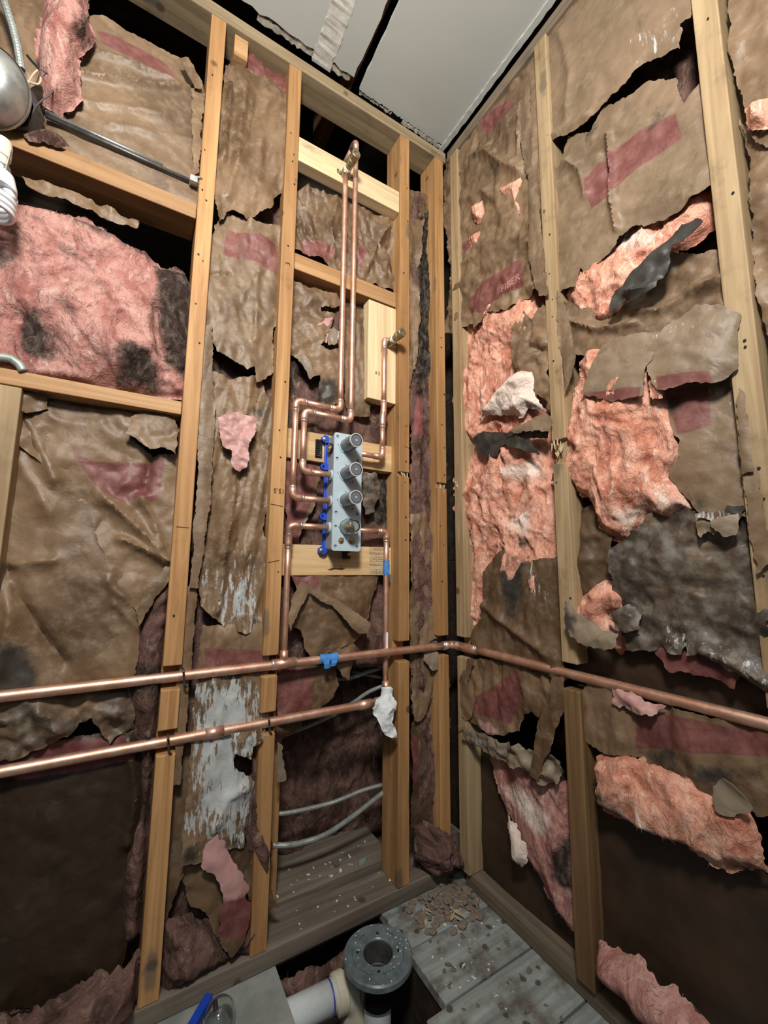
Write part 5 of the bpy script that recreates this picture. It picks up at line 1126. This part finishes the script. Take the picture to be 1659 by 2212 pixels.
def wire(mat, r, name, *pts):
    P = [Vector(p) for p in pts]; Q = []
    for i in range(len(P) - 1):
        p0 = P[max(i - 1, 0)]; a, b = P[i], P[i + 1]; p3 = P[min(i + 2, len(P) - 1)]
        for j in range(8):
            t = j / 8; Q.append(.5 * ((2 * a) + (b - p0) * t + (2 * p0 - 5 * a + 4 * b - p3) * t * t + (3 * a - p0 - 3 * b + p3) * t**3))
    Q.append(P[-1]); return tube(name, Q, r, mat, lamp, 8)
def f15(x, y, d_=-.03): return tuple(WL(x * .226, y * .226, d_))
wire(SPLIN, .0020, 'yellow_wire', f15(130, 745), f15(240, 770), f15(350, 805), f15(385, 780), f15(388, 740))
wire(SPLIN, .0018, 'yellow_wire', f15(235, 890), f15(270, 790), f15(320, 710), f15(360, 670))
wire(BLACK, .0026, 'black_wire', f15(260, 530), f15(310, 590), f15(370, 650))
wire(DARKSTEEL, .0014, 'bare_wire', f15(370, 650), f15(470, 720), f15(515, 830), f15(480, 900), f15(400, 960), f15(330, 1030))
wire(DARKSTEEL, .0016, 'bare_wire', f15(-20, 470), f15(60, 580), f15(130, 690), f15(230, 800))
hb0, hb1 = WL(98, 250, .010), WL(424, 396, .010)
hg = thing('hanger_bar', 'dark steel hanger bar reaching from the lamp box to the tall stud', 'hanger bar', tuple(hb0))
tube('bar', [hb0, (hb0 + hb1) / 2, hb1], .0043, DARKSTEEL, hg, 10)
tube('inner_bar', [hb0 + Vector((0, -.004, .006)), hb0 + (hb1 - hb0) * .75 + Vector((0, -.003, .005))], .0040, STEEL, hg, 8)
from_bm('end_foot', bm_profile([(-.008, hb1.z - .012), (-.008, hb1.z + .004), (.02, hb1.z + .002), (.02, hb1.z - .006)], 0, hb1.x - .016, hb1.x + .002, .001), STEEL, hg)
tube('bent_tab', [hb1 + Vector((-.002, -.012, .008)), hb1 + Vector((.012, -.0125, .009))], .0022, STEEL, hg, 6)
cb0 = [WL(-4, -30, -.01), WL(8, 0, -.012), WL(28, 60, -.016), WL(38, 100, -.02), WL(46, 150, -.02)]
Q = []
for i in range(len(cb0) - 1):
    for j in range(14): Q.append(cb0[i].lerp(cb0[i + 1], j / 14))
Q.append(cb0[-1]); V, F = tube_vf(Q, [.0078 if i % 2 else .0068 for i in range(len(Q))], 10)
co_ = link('flexible_conduit', mesh_from(V, F, Q[0]), CABLE); co_.location = Q[0]; tag(co_, 'grey flexible conduit entering the lamp box from above', 'conduit')
# compact fluorescent bulb
bc = WL(2, 372, -.075); bu = thing('spiral_bulb', 'white spiral fluorescent bulb hanging below the lamp box', 'bulb', tuple(bc + Vector((0, 0, -.08))))
lathe('socket', [(.0, .055), (.014, .055), (.016, .045), (.016, .02), (.0135, .018), (.0135, .0), (.0, .0)], bc + Vector((-.004, 0, .010)), (0, 0, 1), PVCC, bu, 20)
lathe('screw_base', [(.0132, .012), (.0140, .010), (.0130, .008), (.0140, .006), (.0130, .003), (.0138, .0)], bc, (0, 0, 1), STEEL, bu, 20)
lathe('ballast', [(0, .002), (.013, .002), (.020, -.004), (.0265, -.028), (.0265, -.034), (.0, -.036)], bc, (0, 0, 1), LAMPW, bu, 26)
sp = []
for i in range(150):
    a = i / 150 * 2 * math.pi * 3.4; sp.append(bc + Vector((.025 * math.cos(a) - .001, .025 * math.sin(a), -.046 - .040 * i / 150)))
tube('spiral_tube', sp, .0048, LAMPW, bu, 10)
tube('tube_leg', [bc + Vector((.008, -.004, -.034)), bc + Vector((.018, -.010, -.042)), sp[0]], .0056, LAMPW, bu, 10)
pc = bc + Vector((.012, -.010, .05))
ch_ = thing('pull_chain', 'beaded pull chain hanging beside the bulb socket', 'pull chain', tuple(pc + Vector((0, 0, -.055))))
V, F = tube_vf([pc + Vector((-.004 * k / 30, 0, -.055 * k / 30)) for k in range(31)], [.0016 if k % 2 else .0007 for k in range(31)], 7); child('beads', V, F, STEEL, ch_)

# ------------------------------------------------------------------ drain and waste pipes in the floor opening
dc = Vector((-.342, -.141, .05))
dr = thing('shower_drain', 'grey plastic shower drain flange standing on a white riser pipe', 'drain', (dc.x, dc.y, -.2))
lathe('flange', [(.034, .0), (.036, .002), (.056, .003), (.058, -.001), (.060, .0), (.074, .001), (.077, -.002), (.077, -.012), (.070, -.018), (.046, -.020), (.040, -.040), (.036, -.040), (.033, -.012), (.033, .0), (.034, .0)], dc, (0, 0, 1), DRAIN, dr, 48)
lathe('throat', [(.0335, -.001), (.031, -.010), (.030, -.045), (.028, -.046), (.028, -.060), (0, -.062)], dc, (0, 0, 1), DARKSTEEL, dr, 36)
for k in range(8):
    a = k * math.pi / 4 + .3; q = dc + Vector((.046 * math.cos(a), .046 * math.sin(a), .0022))
    lathe('bolt_hole' if k % 2 else 'bolt_head', [(0, .0012), (.0030, .0012), (.0034, 0)] if k % 2 else [(0, .003), (.0036, .0026), (.0042, .0)], q, (0, 0, 1), HOLE if k % 2 else DRAIN, dr, 10)
for a0, rr in ((.2, .054), (1.7, .053), (3.4, .055), (4.4, .052)):    # raised keyway ribs
    tube('keyway_rib', [dc + Vector((rr * math.cos(a0 + .06 * k), rr * math.sin(a0 + .06 * k), .0028 + (.002 if 0 < k < 8 else 0))) for k in range(9)], .0016, DRAIN, dr, 6)
lathe('rubber_coupling', [(.036, -.038), (.0385, -.040), (.0385, -.085), (.036, -.088), (.030, -.088)], dc, (0, 0, 1), BLACK, dr, 32)
lathe('riser_pipe', [(.030, -.084), (.030, -.26), (.027, -.26), (.027, -.09)], dc, (0, 0, 1), PVC, dr, 32)
rd = random.Random(5)
for k in range(46):
    a = rd.uniform(0, 6.28); rr = rd.uniform(.037, .073); s_ = rd.uniform(.0007, .0022)
    lathe('plaster_crumb', [(0, s_ * .8), (s_ * .8, s_ * .5), (s_, 0)], dc + Vector((rr * math.cos(a), rr * math.sin(a), .0012 + (.0016 if rr < .056 else 0))), (0, 0, 1), CHIP, dr, 5, False)
e0, e1 = FLR(600, 2212, -.045), FLR(722, 2150, -.045); e1 = e1 + (e1 - e0) * .02
dv = (e1 - e0).normalized(); e2 = e1 + dv * .028
wp = thing('waste_elbow', 'white waste pipe with blue ring joined to a cream elbow', 'waste pipe', tuple(e2 + Vector((0, 0, -.2))))
tube('white_pipe', [e0 - dv * .25, e0, e1], .030, PVC, wp, 30)
lathe('primer_ring', [(.0300, -.002), (.0308, -.001), (.0308, .001), (.0300, .002)], e1 - dv * .012, dv, PURPLE, wp, 30)
arc = [e1 - dv * .004] + [e1 + dv * .004]
for k in range(1, 10):
    a = k / 9 * math.pi / 2; arc.append(e1 + dv * (.008 + .040 * math.sin(a)) + Vector((0, 0, -.040 * (1 - math.cos(a)))))
arc += [arc[-1] + Vector((0, 0, -.02)), arc[-1] + Vector((0, 0, -.12))]
tube('elbow', arc, .0345, PVCC, wp, 30)
lathe('hub_ring', [(.0340, -.012), (.0365, -.011), (.0365, .010), (.0345, .012)], e1 + dv * .010, dv, PVCC, wp, 30)
# the blue-strapped clear cap lying on the board
gc = FLR(474, 2196, .022)
g_ = thing('loose_valve_cap', 'clear plastic valve cap with blue strip lying on the floor at bottom', 'valve cap', (gc.x, gc.y, .0), None)
lathe('clear_dome', [(.030, -.022), (.030, .0), (.027, .014), (.018, .024), (0, .028), (0, .0265), (.017, .0225), (.0255, .013), (.0285, 0), (.0285, -.022)], gc, (.15, -.25, .9), CLEAR, g_, 36)
s0, s1_ = FLR(412, 2220, .03), FLR(452, 2150, .02); sd_ = (s1_ - s0).normalized(); sw = sd_.cross(Vector((0, 0, 1))).normalized()
V = []
for q in (s0 - sd_ * .02, s1_):
    for a, b in ((-.008, -.004), (.008, -.004), (.008, .004), (-.008, .004)): V.append(q + sw * a + Vector((0, 0, b)))
child('blue_strip', V, [(0, 1, 2, 3), (7, 6, 5, 4), (0, 4, 5, 1), (1, 5, 6, 2), (2, 6, 7, 3), (3, 7, 4, 0)], BLUE, g_)
lathe('stem_tip', [(0, .008), (.004, .007), (.005, 0), (.005, -.01)], gc + Vector((-.004, .026, .004)), (.0, .6, .6), BLACK, g_, 12)
# purple rag of insulation in the opening, board scraps
pr = sheet('insulation_batt', 'purplish insulation scrap hanging in the floor opening beside the drain', 'L', T(13, (520, 740), (640, 680), (720, 670), (860, 560), (900, 560), (850, 640), (740, 690), (690, 760), (660, 880), (560, 890)), .01, kind='fluff', curl=0, bulge=.02, fl=.02, mat=PINK_D, mold=.0, cat='insulation', group=GI)
pr.location.y -= .03

# ------------------------------------------------------------------ debris on plates and floor
def rock_mesh(seed, flat=.6, mat=RUB):
    rs = random.Random(seed); bm = bmesh.new(); bmesh.ops.create_icosphere(bm, subdivisions=1, radius=1)
    for v in bm.verts: v.co *= rs.uniform(.65, 1.2); v.co.z *= flat
    zl_ = min(v.co.z for v in bm.verts); bmesh.ops.translate(bm, verts=bm.verts[:], vec=(0, 0, -zl_))
    me = bpy.data.meshes.new('m'); bm.to_mesh(me); bm.free(); me.materials.append(mat); return me
def shard_mesh(seed, mat, t=.25):
    rs = random.Random(seed); n = rs.randint(4, 6); bm = bmesh.new()
    ps = [((1 + rs.uniform(-.35, .25)) * math.cos(2 * math.pi * i / n + rs.uniform(-.3, .3)), (.75 + rs.uniform(-.35, .2)) * math.sin(2 * math.pi * i / n)) for i in range(n)]
    a = [bm.verts.new((x, y, 0)) for x, y in ps]; b = [bm.verts.new((x * .9, y * .9, t)) for x, y in ps]
    bm.faces.new(list(reversed(a))); bm.faces.new(b)
    for i in range(n): bm.faces.new((a[i], a[(i + 1) % n], b[(i + 1) % n], b[i]))
    me = bpy.data.meshes.new('m'); bm.to_mesh(me); bm.free(); me.materials.append(mat); return me
rocks = [rock_mesh(i) for i in range(6)] ; chips = [shard_mesh(i, CHIP) for i in range(5)]; spl = [shard_mesh(20 + i, SPLIN, .2) for i in range(3)]
darkr = [rock_mesh(40 + i, .4, DIRTX) for i in range(3)]
def scatter(name, meshes, label, cat, group, spots, s0_, s1_, elong=1.0, seed=1):
    rs = random.Random(seed)
    for x, y, z in spots:
        o = bpy.data.objects.new(name, rs.choice(meshes)); COL.objects.link(o); s_ = rs.uniform(s0_, s1_)
        o.location = (x, y, z); o.scale = (s_ * elong, s_, s_ * rs.uniform(.6, 1)); o.rotation_euler = (rs.uniform(-.2, .2), rs.uniform(-.2, .2), rs.uniform(0, 6.28))
        tag(o, label, cat, group)
rs = random.Random(11)
def blob(n, cx_, cy_, sx, sy, z): return [(cx_ + rs.gauss(0, sx), cy_ + rs.gauss(0, sy), z) for _ in range(n)]
inroom = lambda L: [p for p in L if p[0] < .005 and p[1] < -.008]
scatter('rubble_crumb', rocks, 'grey-brown plaster crumb in the rubble heap on the floor at the corner', 'rubble', 'rubble heap at the corner', inroom(blob(170, -.085, -.055, .055, .035, .0)), .003, .013, 1.2, 2)
scatter('rubble_crumb', rocks, 'grey-brown plaster crumb in the rubble heap on the floor at the corner', 'rubble', 'rubble heap at the corner', [(p[0], p[1], .007) for p in inroom(blob(60, -.075, -.05, .035, .022, .0))], .004, .010, 1.2, 3)
scatter('plaster_chip', chips, 'small white plaster chip scattered on the plank floor', 'chip', 'white chips on the floor', [p for p in inroom(blob(60, -.10, -.14, .08, .10, .0)) if not (-.42 < p[0] < -.25)], .0015, .0045, 1.3, 4)
scatter('plaster_chip', chips, 'small white plaster chip lying on the dusty boards inside the valve bay', 'chip', 'white chips in the valve bay', [(rs.uniform(-.52, -.20), rs.uniform(.10, .19), .0625) for _ in range(26)], .002, .005, 1.3, 5)
scatter('plaster_chip', chips, 'small white plaster chip lying on the sole plate of the plumbing wall', 'chip', 'white chips on the sole plate', [(rs.uniform(-.50, -.06), rs.uniform(.010, .080), .0405) for _ in range(22)], .0015, .004, 1.3, 6)
scatter('wood_splinter', spl, 'pale wood splinter in the rubble at the corner', 'splinter', 'splinters in the rubble', inroom(blob(14, -.11, -.08, .05, .03, .008)), .004, .008, 2.6, 7)
scatter('mud_flake', darkr, 'dark brown dirt flake stuck to the painted planks', 'dirt', 'dirt flakes on the planks', [(rs.uniform(-.235, -.02), rs.uniform(-.42, -.13), .0) for _ in range(34)], .002, .008, 1.5, 8)
def one(name, me, label, cat, loc, scale, rot):
    o = bpy.data.objects.new(name, me); COL.objects.link(o); o.location = loc; o.scale = scale; o.rotation_euler = rot; return tag(o, label, cat)
q = FLR(784, 1862, .064); one('tile_shard', shard_mesh(61, TILEG, .22), 'pale green glassy tile shard on the dusty boards behind the sole plate', 'tile shard', tuple(q), (.022, .018, .022), (.06, -.05, .4))
q = FLR(728, 1862, .064); one('wood_chunk', shard_mesh(62, DIRTX, .3), 'dark wood chunk beside the green tile shard', 'wood chunk', tuple(q), (.020, .014, .014), (0, .1, 1.0))
q = FLR(735, 1880, .064); one('plaster_chip', chips[2], 'larger white plaster chip leaning by the dark wood chunk', 'chip', tuple(q), (.007, .007, .012), (.5, .2, .3))
q = FLR(843, 1901, .041); one('plaster_chip', chips[1], 'bright white chip alone on the sole plate beside the foot of the right stud', 'chip', tuple(q), (.008, .006, .006), (0, 0, .3))
q = FLR(862, 1968, .001); one('teal_scrap', shard_mesh(63, mat_plain('teal_plastic', (.02, .22, .20), .4), .2), 'tiny teal plastic scrap on the floor beside the rubble', 'scrap', tuple(q), (.006, .004, .004), (0, 0, .6))
one('plaster_lump', rock_mesh(71, .8), 'grey plaster lump leaning in the corner behind the rubble', 'rubble', (-.012, -.012, .001), (.026, .026, .03), (0, 0, .4)) if False else None

# last small things at the upper left
sheet('insulation_tuft', 'dark fuzzy clump sitting on the upper left crosspiece', 'L', T(15, (240, 1300), (400, 1275), (560, 1305), (650, 1400), (540, 1405), (380, 1365), (280, 1350)), -.004, kind='fluff', curl=0, bulge=.012, fl=.012, ffreq=30, mat=PINK_D, mold=.2, cat='insulation', step=.004)
hz = [WL(x, y, .0) for x, y in T(4, (-60, 900), (0, 884), (60, 892), (105, 925), (128, 960))]
V, F = tube_vf([hz[i].lerp(hz[i + 1], j / 8) for i in range(4) for j in range(8)] + [hz[-1]], .0085, 12)
ho = link('grey_hose', mesh_from(V, F, hz[0], True), CABLE); ho.location = hz[0]; tag(ho, 'grey hose end arching over the lower left crosspiece', 'hose')
for lab, pl, dp, rd_ in (('crumpled kraft scrap tucked under the lower left crosspiece', T(4, (130, 1075), (250, 1085), (245, 1150), (150, 1180), (110, 1140)), .03, ()),
                         ('dark shredded paper fringe hanging below the upper left crosspiece', T(15, (250, 1740), (480, 1800), (760, 1900), (1060, 2010), (1300, 2110), (1290, 2150), (1000, 2060), (700, 1950), (300, 1810)), .03, ())):
    pap(lab, 'L', pl, dp, bulge=.012, crumple=.010, cscale=20, mold=.35, tone=-.1)
